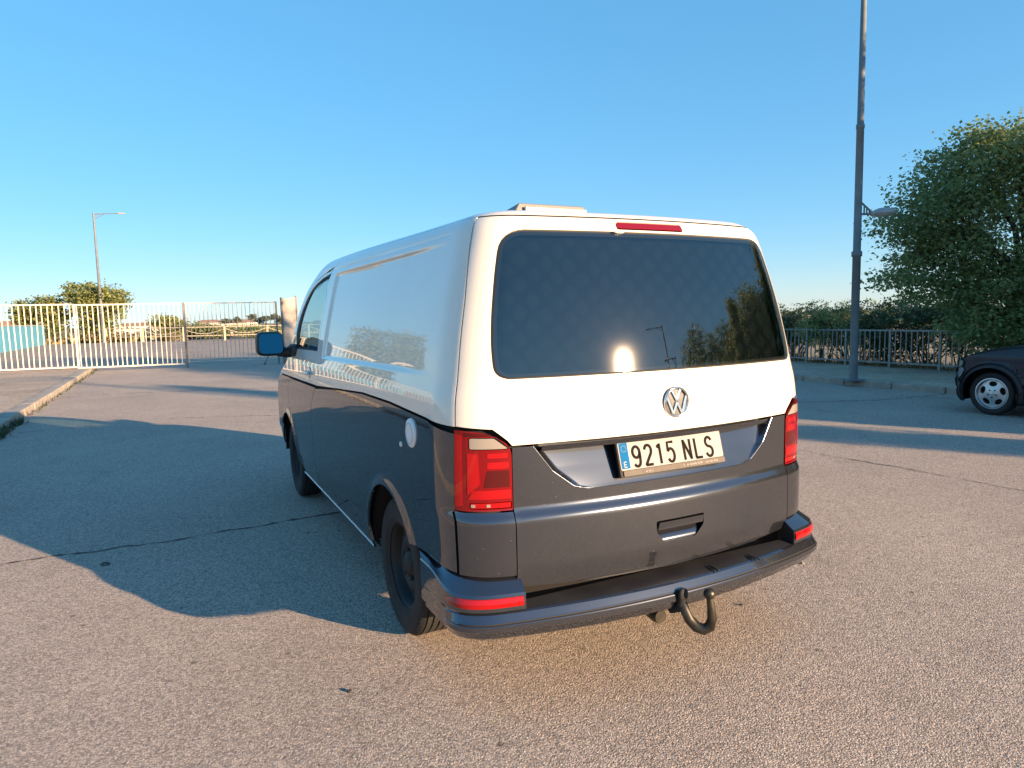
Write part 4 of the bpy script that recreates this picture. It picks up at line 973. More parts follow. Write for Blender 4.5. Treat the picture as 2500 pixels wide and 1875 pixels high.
# big broadleaf by the right-hand kerb fence
BX, BY = 13.75, 4.55
blobs = [(0, 0, 3.2, 2.2, 2.1, 2.0), (-.9, .55, 4.1, 1.15, 1.1, .85), (-1.75, .85, 3.35, .95, .9, .75), (-2.35, 1.1, 3.05, .60, .6, .35), (-.2, .2, 4.5, 1.0, 1.0, .6),
         (-1.5, .8, 2.1, 1.1, 1.0, .75), (-2.3, 1.15, 2.02, .62, .5, .22), (-.6, -.2, 1.5, 1.5, 1.4, .95), (1.3, -1., 4.0, 1.5, 1.4, 1.1), (.3, -.6, 1.0, 1.6, 1.4, .65), (-1.1, .2, 1.0, .8, .8, .45), (-2.1, 1., 2.7, .7, .6, .5)]
me, cl = crown_mesh('broadleaf_crown', blobs, 74000, .078, 11, clump=.30, per=34, shell=.36, noise=.28, mats=LEAF1)
tr = trunk(2.6, .17, [(q[0]*.8, q[1]*.8, q[2]) for q in blobs[1:]], 5)
tree_obj('broadleaf_tree', 'tall dense green tree overhanging the kerb behind the dark car', 'tree', (BX, BY, .05), me, tr)

# hedge shrubs behind the fence: bushy heads on thin bare stems
def shrub(name, label, x, y, h, w, n, seed, leafm, leaf=.06, stems=9, bare=.35, group=None, z=0.):
    g = random.Random(seed); b = MB(); bl = []
    for k in range(stems):
        ex, ey, ez = g.gauss(0, w*.38), g.gauss(0, w*.38), h*g.uniform(.6, .98)
        b.tube([(g.gauss(0, .08), g.gauss(0, .08), -.05), (ex*.5+g.gauss(0, .05), ey*.5, ez*.45), (ex, ey, ez)], [.020, .013, .005], 5)
        for q in range(3):
            t = g.uniform(.35, .9); b.tube([(ex*t, ey*t, ez*t), (ex*t+g.gauss(0, .2), ey*t+g.gauss(0, .2), ez*t+g.uniform(.08, .3))], [.008, .003], 4)
        bl.append((ex, ey, max(h*bare, ez-.12), w*g.uniform(.2, .34), w*g.uniform(.2, .34), h*g.uniform(.12, .24)))
    for k in range(5): bl.append((g.gauss(0, w*.25), g.gauss(0, w*.25), h*g.uniform(bare, .7), w*.38, w*.38, h*.22))
    me, _ = crown_mesh(name+'_leaves', bl, n, leaf, seed, clump=.14, per=18, shell=.3, mats=leafm)
    return tree_obj(name, label, 'shrub', (x, y, z), me, b, group, wood='stems')
hed = [(14.25, 11.6, 1.55, 1.2, LEAF3), (14.1, 10.5, 1.62, 1.1, LEAF3), (14.3, 9.7, 1.58, 1.1, LEAF1), (14.2, 8.9, 1.55, 1.2, LEAF2), (14.4, 8.0, 1.72, 1.3, LEAF3), (14.3, 7.1, 1.75, 1.4, LEAF3), (14.6, 6.2, 1.8, 1.4, LEAF3), (15.6, 7.6, 2.0, 1.7, LEAF3), (15.9, 9.6, 1.9, 1.6, LEAF2), (14.9, 5.3, 1.6, 1.4, LEAF3), (15.6, 11.8, 1.75, 1.5, LEAF3), (14.4, 12.9, 1.6, 1.3, LEAF3), (14.2, 14.2, 1.6, 1.3, LEAF3)]
HL = ['sparse dark shrub behind the railing beside the van tail light, bare stems below', 'sparse shrub second from the van behind the railing, tan ground showing through', 'green shrub behind the railing midway between the van and the lamp post', 'olive yellow shrub behind the railing just van side of the lamp post', 'dark shrub behind the railing exactly at the lamp post', 'dense dark shrub behind the railing just past the lamp post', 'tallest dense shrub behind the railing where the big tree overhangs it', 'tall shrub of the second row, above the railing past the lamp post', 'olive shrub of the second row, peeping up beside the lamp post', 'shrub half under the big tree beside the dark car', 'second row shrub nearest the van, seen over the front shrubs', 'shrub behind the railing hidden mostly by the van corner', 'farthest shrub along the railing, hidden behind the van']
for k, (x, y, h, w, lm) in enumerate(hed):
    shrub('hedge_shrub', HL[k], x, y, h, w, 5200 if k < 9 else 3000, 40+k, lm, group='shrubs behind the pavement railing', bare=.40 if k < 4 else .15)
# tree row along the same fence towards and behind the camera; it shades the far side of the road and shows in the rear window
rowm = []
for s in range(3):
    bl = [(0, 0, 3.0, 1.7, 1.7, 2.4), (.6, .5, 4.6, 1.2, 1.2, 1.3), (-.7, -.4, 4.2, 1.2, 1.2, 1.4), (.2, -.6, 1.3, 1.6, 1.6, 1.2), (-.3+.3*s, .4, 5.4, .8, .8, .9)]
    me, _ = crown_mesh('row_tree_crown', bl, 15000, .11, 60+s, clump=.32, per=22, shell=.25, mats=LEAF1); rowm.append(me)
rt = trunk(3.2, .15, [(.6, .5, 4.4), (-.7, -.4, 4.2), (.9, -.6, 3.2), (-.9, .7, 3.4)], 8)
row0 = None
ROW = [(15.2, 1.3, .85, 0), (14.9, -2.3, 1.30, 1), (15.2, -4.4, 1.3, 2), (15.1, -7.0, 1.0, 0), (15.3, -9.3, .95, 1), (17.8, 0.2, .85, 2), (17.9, -3.2, .85, 0), (18.2, -6.6, 1.1, 1), (17.6, 3.8, 1.0, 2), (18.4, -9.0, 1.25, 0), (14.9, -10.4, .72, 2)]
RL = ['tree of the roadside row next to the big tree over the dark car', 'tallest tree of the front roadside row, abreast of the dark car tail', 'tall tree third along the front roadside row behind the camera', 'tree fourth along the front roadside row, mirrored at the right of the rear window', 'tree fifth along the front roadside row, near the poplar', 'small tree of the back row beside the big tree', 'small tree of the back row behind the tallest roadside tree', 'tree of the back row behind the third roadside tree', 'back row tree behind the big tree over the dark car', 'tree ending the back row, mirrored behind the poplar', 'short tree ending the front roadside row past the poplar']
for k, (x, y, s, v) in enumerate(ROW):
    t = thing('roadside_tree', RL[k], 'tree', (x, y, 0), k*1.1, 'roadside trees in the shady row'); t.scale = (s, s, s)
    c = bpy.data.objects.new('crown', rowm[v]); COL.objects.link(c); c.parent = t
    if row0 is None: row0 = rt.build('trunk', BARK, t)
    else: q = row0.copy(); COL.objects.link(q); q.parent = t
# slim poplar at the kerb (its shadow is the long dark strip) and the trees mirrored in the rear window
bl = [(0, 0, .9+.45*k, .50-.05*abs(k-2.5), .50-.05*abs(k-2.5), .5) for k in range(9)]
me, _ = crown_mesh('poplar_crown', bl, 15000, .09, 71, clump=.20, per=20, shell=.2, mats=LEAF1)
tree_obj('poplar_tree', 'slim pointed poplar by the kerb, mirrored near the right edge of the rear window', 'tree', (10.75, -6.9, .1), me, trunk(4.2, .09, [(.3, .2, 2.6), (-.3, .1, 3.4)], 9))
for k, (az, d, sc, v, lb) in enumerate([(132.0, 40, 1.75, 0, 'broad rounded tree mirrored low in the rear window beside the mirrored lamp post'), (127.0, 36, 1.35, 1, 'lower tree mirrored between the rounded tree and the poplar'), (122.5, 25, 1.15, 2, 'pointed bushy tree mirrored just left of the poplar'), (116.0, 22, 1.1, 0, 'dark tree mirrored behind the poplar'), (136.2, 44, 1.25, 1, 'small tree mirrored at the foot of the mirrored lamp post')]):
    t = thing('mirrored_tree', lb, 'tree', (d*math.sin(rad(az)), -.9+d*math.cos(rad(az)), 0), k*1.7); t.scale = (sc, sc, sc)
    c = bpy.data.objects.new('crown', rowm[v]); COL.objects.link(c); c.parent = t
    q = row0.copy(); COL.objects.link(q); q.parent = t

# ------------------------------------------------------------------ fences
def rail_fence_right():
    t = thing('pavement_railing', 'low grey metal railing with thin bars along the back of the shady pavement', 'fence', (13.25, 0, .11))
    b = MB(); b.box((0, 0, 0), (.022, .022, .74)); bar = b.build('bar', FENCEG, t)
    b = MB(); b.box((0, 0, 0), (.05, .05, .98)); post = b.build('post', FENCEG, t)
    y0, sp, n = -6.85, 1.162, 24; fb, fp = True, True
    for k in range(n+1):
        p = post if fp else post.copy()
        if not fp: COL.objects.link(p); p.parent = t
        fp = False; p.location = (0, y0+k*sp, .42)
        if k == n: break
        for j in range(1, 9):
            q = bar if fb else bar.copy()
            if not fb: COL.objects.link(q); q.parent = t
            fb = False; q.location = (0, y0+k*sp+j*sp/9, .49)
    for z in (.12, .875): b = MB(); b.box((0, y0+n*sp/2, z), (.035, n*sp, .035)); b.build('rail', FENCEG, t)
rail_fence_right()
GY = lambda x: 22.62-.13*(x+1.4)
def bar_panel(name, label, cat, x0, x1, nb, m, z0, z1, bw, posts, group=None, rail=.045):
    L = math.hypot(x1-x0, GY(x1)-GY(x0)); t = thing(name, label, cat, (x0, GY(x0), 0), math.atan2(GY(x1)-GY(x0), x1-x0), group)
    b = MB(); b.box((0, 0, 0), (bw, bw*.8, z1-z0-rail)); first = b.build('bar', m, t)
    for k in range(nb):
        q = first if k == 0 else first.copy()
        if k: COL.objects.link(q); q.parent = t
        q.location = (L*(k+.5)/nb, 0, (z0+z1)/2); q.rotation_euler = (rng.normal(0, .004), rng.normal(0, .008), 0)
    for z in (z0, z1): b = MB(); b.box((L/2, 0, z), (L, rail, rail)); b.build('rail', m, t)
    for px, pw, pm in posts: b = MB(); b.box((px*L, 0, z1/2), (pw, pw, z1+.06)); b.build('post', pm, t)
    return t
PM = mat('gate_post_grey', (.22, .20, .18), .6, var=.3, scale=6)
bar_panel('bar_fence', 'white bar fence standing on the sunlit pavement left of the gates', 'fence', -7.75, -4.52, 21, FENCEW, .17, 2.20, .027, [(0, .05, FENCEW)])
bar_panel('bar_fence', 'white bar fence mirrored in the side of the van', 'fence', -11.0, -7.77, 21, FENCEW, .17, 2.20, .027, [(0, .05, FENCEW)])
bar_panel('bar_fence', 'white bar fence farthest along, mirrored towards the rear of the van side', 'fence', -14.3, -11.02, 21, FENCEW, .17, 2.20, .027, [(0, .05, FENCEW)])
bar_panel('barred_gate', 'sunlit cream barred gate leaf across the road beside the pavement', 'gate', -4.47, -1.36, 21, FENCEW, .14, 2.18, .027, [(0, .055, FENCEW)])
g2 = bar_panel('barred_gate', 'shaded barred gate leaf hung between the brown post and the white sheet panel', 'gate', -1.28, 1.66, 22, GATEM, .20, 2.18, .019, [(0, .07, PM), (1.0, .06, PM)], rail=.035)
b = MB(); b.tube([(2.62, -.25, .32), (2.50, -.35, .03)], .02, 6); b.tube([(2.62, -.05, .30), (2.62, -.25, .32)], .02, 6); b.lathe([(.001, -.02), (.05, -.02), (.05, .02), (.001, .02)], 14, 'x', (2.48, -.36, .05)); b.build('gate_stay', PM, g2)
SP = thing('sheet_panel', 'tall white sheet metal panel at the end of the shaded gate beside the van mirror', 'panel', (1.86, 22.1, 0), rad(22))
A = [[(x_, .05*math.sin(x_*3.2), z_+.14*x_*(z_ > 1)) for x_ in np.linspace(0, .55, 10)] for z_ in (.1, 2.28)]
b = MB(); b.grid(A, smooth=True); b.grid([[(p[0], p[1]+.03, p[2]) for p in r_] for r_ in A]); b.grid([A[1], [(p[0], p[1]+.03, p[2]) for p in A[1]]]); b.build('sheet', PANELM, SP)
b = MB(); b.box((-.03, 0, 1.16), (.06, .06, 2.36)); b.box((.58, .06, 1.2), (.05, .05, 2.4)); b.build('post', PM, SP)
b = MB(); b.box((-.02, -.05, 2.14), (.05, .05, .10)); b.build('hinge', PM, SP)
# post-and-rail fence far across the car park
t = thing('rope_fence', 'pale wooden post and rail fence with sagging ropes beyond the car park', 'fence')
ends = [(-9.2, 66.5), (-6.4, 63.9), (-3.6, 61.0), (-.6, 58.6), (2.4, 57.2), (5.6, 56.4), (8.8, 55.6), (12.0, 54.8)]
for k, (x, y) in enumerate(ends):
    b = MB(); b.box((x, y, .58), (.16, .16, 1.2)); b.build('post', WOOD, t)
    if k:
        a = Vector((*ends[k-1], 0)); c = Vector((x, y, 0))
        for z, r_ in ((1.12, .05), (.42, .05)): b = MB(); b.tube([a+Vector((0, 0, z)), c+Vector((0, 0, z))], r_, 6); b.build('rail', WOOD, t)
        b = MB(); b.tube([a.lerp(c, q)+Vector((0, 0, 1.0-.42*4*q*(1-q))) for q in np.linspace(0, 1, 7)], .035, 5); b.build('rope', WOOD, t)
# blue wall
t = thing('blue_wall', 'low turquoise painted wall at the far left behind the bar fence', 'wall', (-10.75, 0, 0))
b = MB(); b.box((0, 46, .76), (.3, 34, 1.56)); b.build('wall_face', BLUEW, t)
b = MB(); b.box((0, 46, 1.57), (.36, 34.1, .06)); b.build('coping', KERBM, t)

# ------------------------------------------------------------------ lamps
def lamp(name, label, loc, H, rz, arm=1.7, low=False, r=.077, group=None):
    t = thing(name, label, 'street lamp', loc, rz, group)
    b = MB(); zz = [-.05, .35, .36, 2.40, 2.41, 2.50, 2.51, 4.80, 4.81, 4.88, 4.89, H]; rr_ = [r*1.02, r*1.0, r, r*.98, r*1.25, r*1.25, r*.92, r*.88, r*1.0, r*1.0, r*.80, r*.55]
    b.lathe(list(zip(rr_, zz)), 20, 'z'); b.build('pole', POLEM, t)
    b = MB(); b.tube([(0, 0, H-.12), (arm*.65, 0, H-.05), (arm, 0, H-.02)], [.045, .035, .03], 8); b.tube([(0, 0, H-.55), (arm*.45, 0, H-.10)], .022, 6)
    for q in (.12, .25, .36): b.tube([(arm*q, 0, H-.09), (arm*q, 0, H-.55+.45*q/.45)], .014, 5)
    b.build('arm', POLEM, t)
    b = MB(); b.grid(superell((arm+.30, 0, H-.01), (.68, .26, .09), .7, .7), closeu=True); lo = b.build('luminaire', LAMPG, t)
    b = MB(); b.box((arm+.32, 0, H-.06), (.40, .18, .015)); b.build('diffuser', LAMPD, lo)
    if low:
        b = MB(); z = 3.24; b.tube([(.05, 0, z-.03), (.30, 0, z-.03)], .022, 8)
        b.tube([(.06, 0, z+.19), (.27, 0, z+.0)], .018, 8)
        for q, h in ((.12, .12), (.17, .08), (.22, .04)): b.box((q, 0, z+h/2), (.018, .03, h+.04))
        b.build('low_arm', POLEM, t)
        b = MB(); b.lathe([(.001, .085), (.10, .075), (.175, .04), (.212, -.005), (.216, -.035), (.20, -.045)], 28, 'z', (.50, 0, z+.0)); b.grid(superell((.29, 0, z-.02), (.12, .12, .09), .8, .8, 16, 10), closeu=True); lo = b.build('low_luminaire', LAMPG, t)
        b = MB(); b.lathe([(.20, -.045), (.14, -.075), (.001, -.085)], 28, 'z', (.50, 0, z)); b.build('low_diffuser', LAMPD, lo)
    return t
l0 = lamp('street_lamp', 'tall grey lamp post with a low side lamp on the shady pavement', (10.18, 5.76, .115), 9.2, rad(-26), low=True)
# base plate
b = MB(); b.box((0, 0, .01), (.34, .34, .03)); b.build('base_plate', POLEM, l0)
lamp('street_lamp', 'distant lamp post standing behind the gates and rising from a small tree', (*pol(259, 66), 0), 10.6, rad(-10), r=.13)
lamp('street_lamp', 'lamp post mirrored in the middle of the rear window', (20.6, -25.4, 0), 9.9, rad(220), r=.13)
lamp('street_lamp', 'smaller lamp post farther along, mirrored just right of the large mirrored lamp', (31.0, -35.3, 0), 9.4, rad(220), r=.13)

# MARK
# ------------------------------------------------------------------ far trees, field, horizon
def bush(name, label, x, y, w, h, n, seed, m, leaf=.22, cat='shrub', group=None, tr_=True, z=0.):
    g = random.Random(seed); bl = [(g.uniform(-w*.28, w*.28), g.uniform(-w*.28, w*.28), h*g.uniform(.35, .75), w*g.uniform(.22, .34), w*g.uniform(.22, .34), h*g.uniform(.16, .27)) for _ in range(7)]+[(0, 0, h*.4, w*.36, w*.36, h*.36)]
    me, _ = crown_mesh(name+'_crown', bl, n, leaf, seed, clump=leaf*2.2, per=16, shell=.35, mats=m)
    return tree_obj(name, label, cat, (x, y, z), me, trunk(h*.5, h*.02, [(w*.2, 0, h*.6), (-w*.2, .1, h*.55)], seed), group)
bush('broad_tree', 'rounded olive green tree behind the gate with the lamp post rising from it', *pol(252, 68.5), 5.1, 5.5, 9000, 90, LEAF2, .26, 'tree')
bush('broad_tree', 'smaller olive tree seen through the bar fence left of the lamp post', *pol(137, 69), 2.5, 4.5, 3400, 91, LEAF2, .24, 'tree')
bush('broad_tree', 'slender olive tree at the end of the turquoise wall', *pol(73, 70), 1.9, 4.2, 2400, 92, LEAF2, .24, 'tree')
bush('broad_tree', 'large rounded tree mirrored in the white side of the van', -14.2, 49, 5.2, 7.0, 9000, 95, LEAF2, .24, 'tree')
for k, (x, y, w, h, lb) in enumerate([(*pol(425, 66), 2.6, 2.5, 'yellow green bush behind the rope fence, seen through the cream gate'), (*pol(465, 68), 3.2, 1.5, 'low dull bush behind the rope fence at the brown gate post'), (*pol(525, 66), 3.6, 1.7, 'pale green bush behind the rope fence, seen through the shaded gate'), (*pol(640, 66), 6, 1.3, 'wide low green bush behind the rope fence beside the van mirror')]):
    bush('field_bush', lb, x, y, w, h, 2600, 100+k, LEAF2, .2, z=-.03)
for k, (x, y, w, h) in enumerate([(-7.2, 64, 2.5, .9), (-5.5, 63.5, 2.2, .8), (-12, 62.8, 2.0, 1.0), (-1.5, 62, 2.0, .7)]):
    bush('dry_bush', ['low brown dry bush under the tree with the lamp post', 'low brown dry bush right of the lamp post tree', 'low brown dry bush at the end of the turquoise wall', 'low brown dry bush in the middle of the cream gate'][k], x, y, w, h, 900, 120+k, GRASS, .16, group='dry bushes at the car park edge', z=-.03)
# dry grass field
g = np.random.default_rng(5); n = 26000; r = np.sqrt(g.uniform(64**2, 190**2, n)); a = rad(-22)+g.random(n)*rad(95); X = r*np.sin(a); Y = r*np.cos(a)
keep = ~((X > -11.5) & (X < 26) & (Y < 63.2)); X, Y, r = X[keep], Y[keep], r[keep]; n = len(X); zb = tz(r)
V = np.zeros((n, 4, 3)); w = g.uniform(.15, .5, n); h = g.uniform(.15, .55, n); ang = g.uniform(0, math.pi, n); dx, dy = np.cos(ang)*w, np.sin(ang)*w
V[:, 0] = np.stack([X-dx, Y-dy, zb], 1); V[:, 1] = np.stack([X+dx, Y+dy, zb], 1); V[:, 2] = np.stack([X+dx*.6+g.normal(0, .1, n), Y+dy*.6, zb+h], 1); V[:, 3] = np.stack([X-dx*.6, Y-dy*.6, zb+h*.8], 1)
me = bpy.data.meshes.new('dry_grass'); me.from_pydata(V.reshape(-1, 3).tolist(), [], [(4*i, 4*i+1, 4*i+2, 4*i+3) for i in range(n)]); me.materials.append(GRASS)
o = bpy.data.objects.new('dry_grass', me); COL.objects.link(o); tagit(o, 'dry straw coloured grass on the field beyond the rope fence', 'grass', kind='stuff')
# far wood along the horizon, one mass; a few umbrella pines and pale houses that stand out
g = np.random.default_rng(9); bl = []
for k in range(230):
    a = rad(-24)+g.random()*rad(98); r = g.uniform(330, 620); h = g.uniform(4, 9); bl.append((r*math.sin(a), r*math.cos(a), tz(r)+h*.55, h*g.uniform(.6, 1.1), h*g.uniform(.6, 1.1), h*.5))
me, _ = crown_mesh('far_wood', bl, 30000, 1.5, 9, clump=2.2, per=18, shell=.4, mats=LEAF4)
o = bpy.data.objects.new('far_wood', me); COL.objects.link(o); tagit(o, 'dark green wood strung along the horizon', 'wood', kind='stuff')
for k, (px, r) in enumerate([(560, 330), (585, 340), (622, 320), (640, 335), (655, 318), (676, 325), (690, 330)]):
    x, y = pol(px, r); z = float(tz(r)); h = 9.5+.6*(k % 3); me, _ = crown_mesh('pine_crown', [(0, 0, h-1.2, 2.3, 2.3, 1.2), (.6, .3, h-.4, 1.2, 1.2, .6)], 500, .7, 130+k, clump=.7, per=14, shell=.3, mats=LEAF4)
    tree_obj('pine_tree', ['first umbrella pine on the horizon, leftmost behind the shaded gate', 'second umbrella pine on the horizon, close beside the leftmost', 'umbrella pine on the horizon in the middle of the shaded gate', 'umbrella pine with a larger head just right of the gate middle', 'umbrella pine third from the beige sheet panel', 'umbrella pine second from the beige sheet panel', 'umbrella pine nearest the beige sheet panel'][k], 'tree', (x, y, z), me, trunk(h-1.2, .22, [], k), 'umbrella pines on the horizon')
def house(px, r, w, h, d, label, flat=False):
    x, y = pol(px, r); t = thing('house', label, 'house', (x, y, float(tz(r))-1.0), rad(-10))
    b = MB(); b.box((0, 0, h/2), (w, d, h)); b.build('wall', HOUSEW, t)
    b = MB(); b.add([(-w/2-.3, -d/2-.3, h), (w/2+.3, -d/2-.3, h), (w/2+.3, d/2+.3, h), (-w/2-.3, d/2+.3, h), (-w/2*.6, 0, h+1.7), (w/2*.6, 0, h+1.7)], [(0, 1, 5, 4), (1, 2, 5), (2, 3, 4, 5), (3, 0, 4), (3, 2, 1, 0)]); b.build('roof', ROOFM, t)
    k = max(2, int(w/4))
    for j in range(k): b = MB(); b.box((-w/2+w*(j+.5)/k, -d/2-.02, h*.62), (1.3, .1, 1.5)); b.build('window', PANEM, t)
house(332, 420, 17, 9.6, 9, 'pale house at the tree behind the cream gate, roof just over the wood')
house(372, 430, 12, 9.8, 9, 'narrow pale house in the middle of the cream gate, above the field')
house(408, 410, 10, 9.2, 8, 'small pale house above the yellow green bush')
house(520, 440, 14, 10.4, 9, 'pale house above the wood behind the left bars of the shaded gate')
house(575, 400, 13, 9.6, 9, 'long pale house among the pines behind the shaded gate')
house(612, 430, 11, 10.2, 9, 'small pale house between the umbrella pines')
# hill with pale town at the far left
A = []
for i, r in enumerate(np.linspace(300, 520, 9)):
    A.append([(r*math.sin(rad(d)), r*math.cos(rad(d)), -9+15.5*math.exp(-((d+17)/7.5)**2)*math.sin(math.pi*min(1, (i+.0)/5.5)) if i < 6 else -9) for d in np.linspace(-40, -3, 36)])
b = MB(); b.grid(A); o = b.build('hill', DIRT); o['kind'] = 'structure'
for k, (px, r, w) in enumerate([(15, 330, 7), (38, 325, 9), (62, 330, 6)]): house(px, r, w, 8.5+k, 6, ['pale house low on the hill at the left edge of the picture', 'wide pale house on the hill, second from the left edge', 'pale house on the hill just left of the slender olive tree'][k])
# weeds at the kerb
V = []; Fc = []
g = np.random.default_rng(3)
for k in range(420):
    y = g.choice([g.normal(8.6, .5), g.normal(9.9, .15), g.uniform(11, 24)], p=[.55, .2, .25]); x = -4.08+abs(g.normal(0, .05)); h = g.uniform(.03, .13); a = g.uniform(0, 6.28); w = g.uniform(.008, .02)
    i = len(V); V += [(x-w*math.cos(a), y-w*math.sin(a), 0), (x+w*math.cos(a), y+w*math.sin(a), 0), (x+g.normal(0, .05), y+g.normal(0, .05), h)]; Fc.append((i, i+1, i+2))
b = MB(); b.add(V, Fc); o = b.build('kerb_weeds', WEED); tagit(o, 'small weeds growing along the foot of the left kerb', 'weeds', kind='stuff')
V = []; Fc = []
for k in range(1500):
    y = g.uniform(3, 15); x = 13.35+abs(g.normal(0, .35)); h = g.uniform(.05, .30); a = g.uniform(0, 6.28); w = g.uniform(.01, .03)
    i = len(V); V += [(x-w*math.cos(a), y-w*math.sin(a), .08), (x+w*math.cos(a), y+w*math.sin(a), .08), (x+g.normal(0, .1), y+g.normal(0, .1), .08+h)]; Fc.append((i, i+1, i+2))
b = MB(); b.add(V, Fc); o = b.build('fence_weeds', GRASS); tagit(o, 'dry weeds growing under the pavement railing', 'weeds', kind='stuff')

# ------------------------------------------------------------------ dark car at the right edge
car = thing('parked_car', 'dark blue off-road car with silver five spoke wheels parked at the shady kerb', 'car')
CX = 8.36; CW = 1.62
ztop = pchip([(-1.05, .80), (-.95, 1.05), (-.80, 1.36), (-.3, 1.46), (.5, 1.47), (.95, 1.40), (1.45, 1.12), (1.66, 1.015), (1.80, .985), (2.2, .925), (2.55, .845), (2.72, .78), (2.82, .70), (2.9, .60)])
def cx(y, z): return CX+.20*np.clip((z-.80)/.65, 0, 1)**1.3+.02*np.clip((.35-z)/.2, 0, 1)+.26*np.clip((y-2.50)/.36, 0, 1)**3+.3*np.clip((-.6-y)/.45, 0, 1)**2.5
def csurf(sg):
    def f(y, z):
        x = cx(y, z)
        fl_ = .035*(1-sst(.37, .44, np.hypot(y-2.27, z-.30)))+.035*(1-sst(.37, .44, np.hypot(y-.05, z-.30)))
        x = x-fl_
        return np.stack([x if sg < 0 else 2*CX+CW-x, y, z], -1)
    return f
arcc = lambda yc, r, zl: [(yc+r*math.cos(t), .30+r*math.sin(t)) for t in np.linspace(math.pi-math.asin((zl-.30)/r), math.asin((zl-.30)/r), 22)]
ys = np.linspace(-1.02, 2.88, 60); prof = [(y, float(ztop(y))-.012) for y in ys]
lowr = [(2.90, .57), (2.88, .36), (2.80, .26), (2.70, .17)]+[p for p in arcc(2.27, .365, .17)[::-1] if p[0] < 2.68]+arcc(.05, .365, .19)[::-1]+[(-.5, .22), (-1.0, .30)]
cb = MB()
for sg in (-1, 1):
    patch(cb, prof+lowr, csurf(sg), sp=.05, gap=.001, rim=.02, mi=0)
    # black cladding: arches, sill, lower bumper
    f = csurf(sg); off = lambda y, z, f=f, sg=sg: f(y, z)+np.stack([np.full_like(y, sg*.012), 0*y, 0*z], -1)
    for yc in (2.27, .05):
        a1 = arcc(yc, .364, .19); a2 = arcc(yc, .415, .20); patch(cb, a1+a2[::-1], off, sp=.04, rim=.03, mi=1)
    patch(cb, [(1.93, .20), (.40, .20), (.38, .33), (1.95, .33)], off, sp=.05, rim=.02, mi=1)
    patch(cb, [(2.69, .18), (2.80, .25), (2.885, .36), (2.90, .47), (2.76, .47), (2.68, .42)], off, sp=.04, rim=.02, mi=1)
U_ = np.linspace(0, 1, 15)
rows = []
for y in ys:
    z = float(ztop(y)); xl = float(cx(y, z-.012)); xr = 2*CX+CW-xl
    rows.append([(xl+(xr-xl)*u, y, z-.012+.05*(1-(2*u-1)**2)**.5*(1 if y < 2.6 else .6)) for u in U_])
cb.grid(rows, 0)
rows = []
for z in np.linspace(.17, .60, 12):
    y = np.interp(z, [.17, .26, .36, .57, .60], [2.70, 2.80, 2.88, 2.90, 2.89]); xl = float(cx(y, z)); xr = 2*CX+CW-xl
    rows.append([(xl+(xr-xl)*u, y-.03+.06*(1-(2*u-1)**2)**.5, z) for u in U_])
cb.grid(rows, 0); cb.grid([[(p[0], -1.02, z) for p in rows[0]] for z in (.25, .85)], 0)
cb.build('body', [SUVP, BLACKP], car)
cu = MB(); cu.box((CX+CW/2, 1.1, .24), (CW-.3, 2.9, .1)); cu.box((CX+CW/2, .9, .44), (CW-.46, 3.5, .36)); cu.build('underbody', DARK, car)
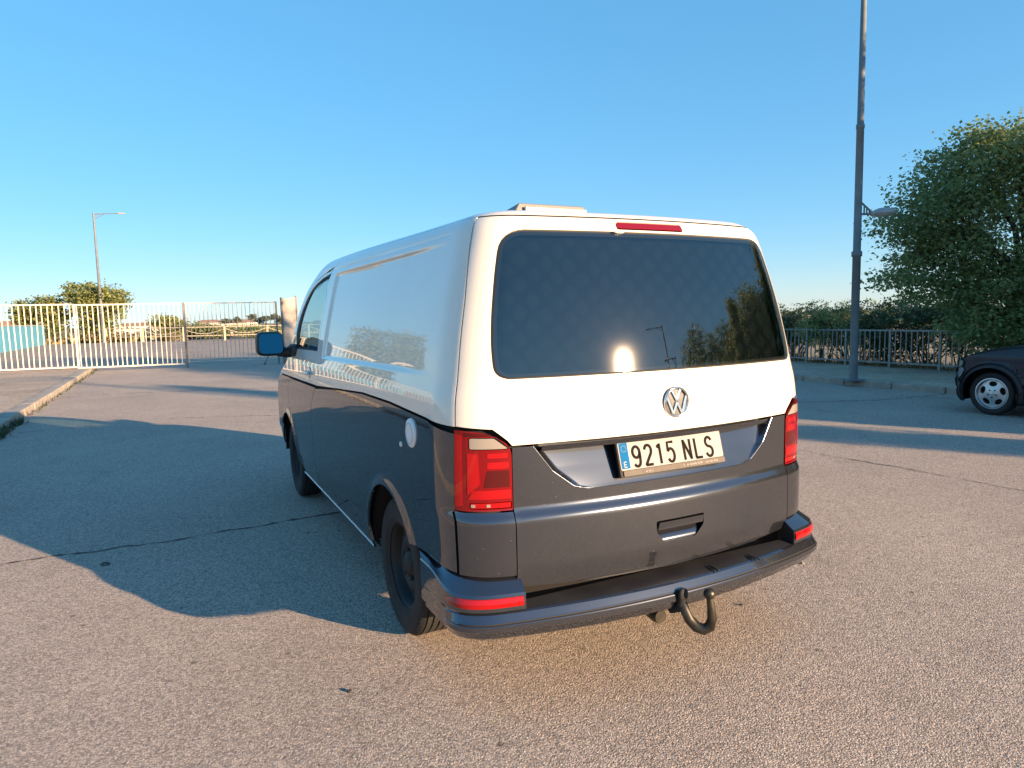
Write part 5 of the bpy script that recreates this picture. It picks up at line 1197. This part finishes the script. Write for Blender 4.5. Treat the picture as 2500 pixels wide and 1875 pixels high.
for sg in (-1, 1):
    f = csurf(sg); o3 = lambda d: (lambda y, z, f=f, sg=sg: f(y, z)+np.stack([np.full_like(y, sg*d), 0*y, 0*z], -1))
    wd = MB()
    for wpoly in ([(1.50, .98), (.98, 1.32), (.52, 1.40), (.52, .96)], [(.46, .96), (.46, 1.40), (-.25, 1.38), (-.40, 1.00)]): patch(wd, rounded(wpoly, .04, 4), o3(.004), sp=.06, rim=.01)
    wd.build('side_window', PANEM, car)
    hl = MB(); patch(hl, rounded([(2.855, .655), (2.80, .735), (2.72, .765), (2.66, .735), (2.67, .675), (2.78, .63)], .012, 3), o3(.014), sp=.03, rim=.02); hl.build('headlight', [CLEAR], car)
    ba = MB(); patch(ba, [(2.76, .475), (2.895, .475), (2.90, .555), (2.82, .625), (2.70, .665), (2.64, .62), (2.69, .53)], o3(.006), sp=.04, rim=.01, mi=0); ba.build('bumper_corner', [mat('bumper_reflection_blue_%d' % (sg+1), (.13, .17, .19), .35, coat=.6)], car)  # lighter corner patch: a reflection painted into the bumper colour
    ri = MB(); patch(ri, rounded([(1.52, .62), (1.96, .62), (1.96, .66), (1.52, .66)], .01, 3), o3(.006), sp=.05, rim=.01); ri.build('side_trim', BLACKP, car)
    hn = MB(); hn.box((CX-.015 if sg < 0 else CX+CW+.015, .62, .82), (.03, .17, .03)); hn.build('door_handle', CHROME, car, bevel=.008)
    for yc in (2.27, .05):
        wx = (CX+.095) if sg < 0 else (CX+CW-.095); wh = thing_part('wheel', car, (wx, yc, .300))
        t = MB(); h = .095; t.lathe([(.215, -h*.8), (.235, -h*.98), (.265, -h), (.288, -h*.93), (.298, -h*.75), (.300, 0), (.298, h*.75), (.288, h*.93), (.265, h), (.235, h*.98), (.215, h*.8)], 48, 'x'); t.build('tyre', RUBBER, wh)
        r = MB(); S = sg; r.lathe([(.214, .080*S), (.218, .086*S), (.205, .088*S), (.196, .072*S), (.190, .02*S)], 48, 'x'); r.lathe([(.190, -.07), (.19, .03)], 32, 'x'); r.lathe([(.19, .0), (.001, .0)], 32, 'x', mi=1)
        # five-hole face with oval windows
        outer = [(.198*math.cos(q), .198*math.sin(q)) for q in np.linspace(0, 2*math.pi, 49)[:-1]]; holes = []
        for k in range(5):
            a = rad(72*k+18); c_, s_ = math.cos(a), math.sin(a); e = []
            for q in np.linspace(0, 2*math.pi, 15)[:-1]:
                u_, v_ = .136+.036*math.cos(q), .054*math.sin(q); e.append((c_*u_-s_*v_, s_*u_+c_*v_))
            holes.append(e)
        def face(y, z, S=S): rr_ = np.hypot(y, z); return np.stack([S*(.062+.010*np.cos(rr_/.19*math.pi)), y, z], -1)
        patch(r, outer, face, holes=holes, sp=.025, rim=.03, flip=S < 0)
        r.lathe([(.030, .070*S), (.026, .082*S), (.001, .084*S)], 18, 'x')
        for k in range(5): a = rad(72*k+54); r.lathe([(.011, .0745*S), (.001, .0746*S)], 9, 'x', (0, .055*math.cos(a), .055*math.sin(a)), mi=1)
        recalc(r.build('rim', [ALLOY, DARK], wh))
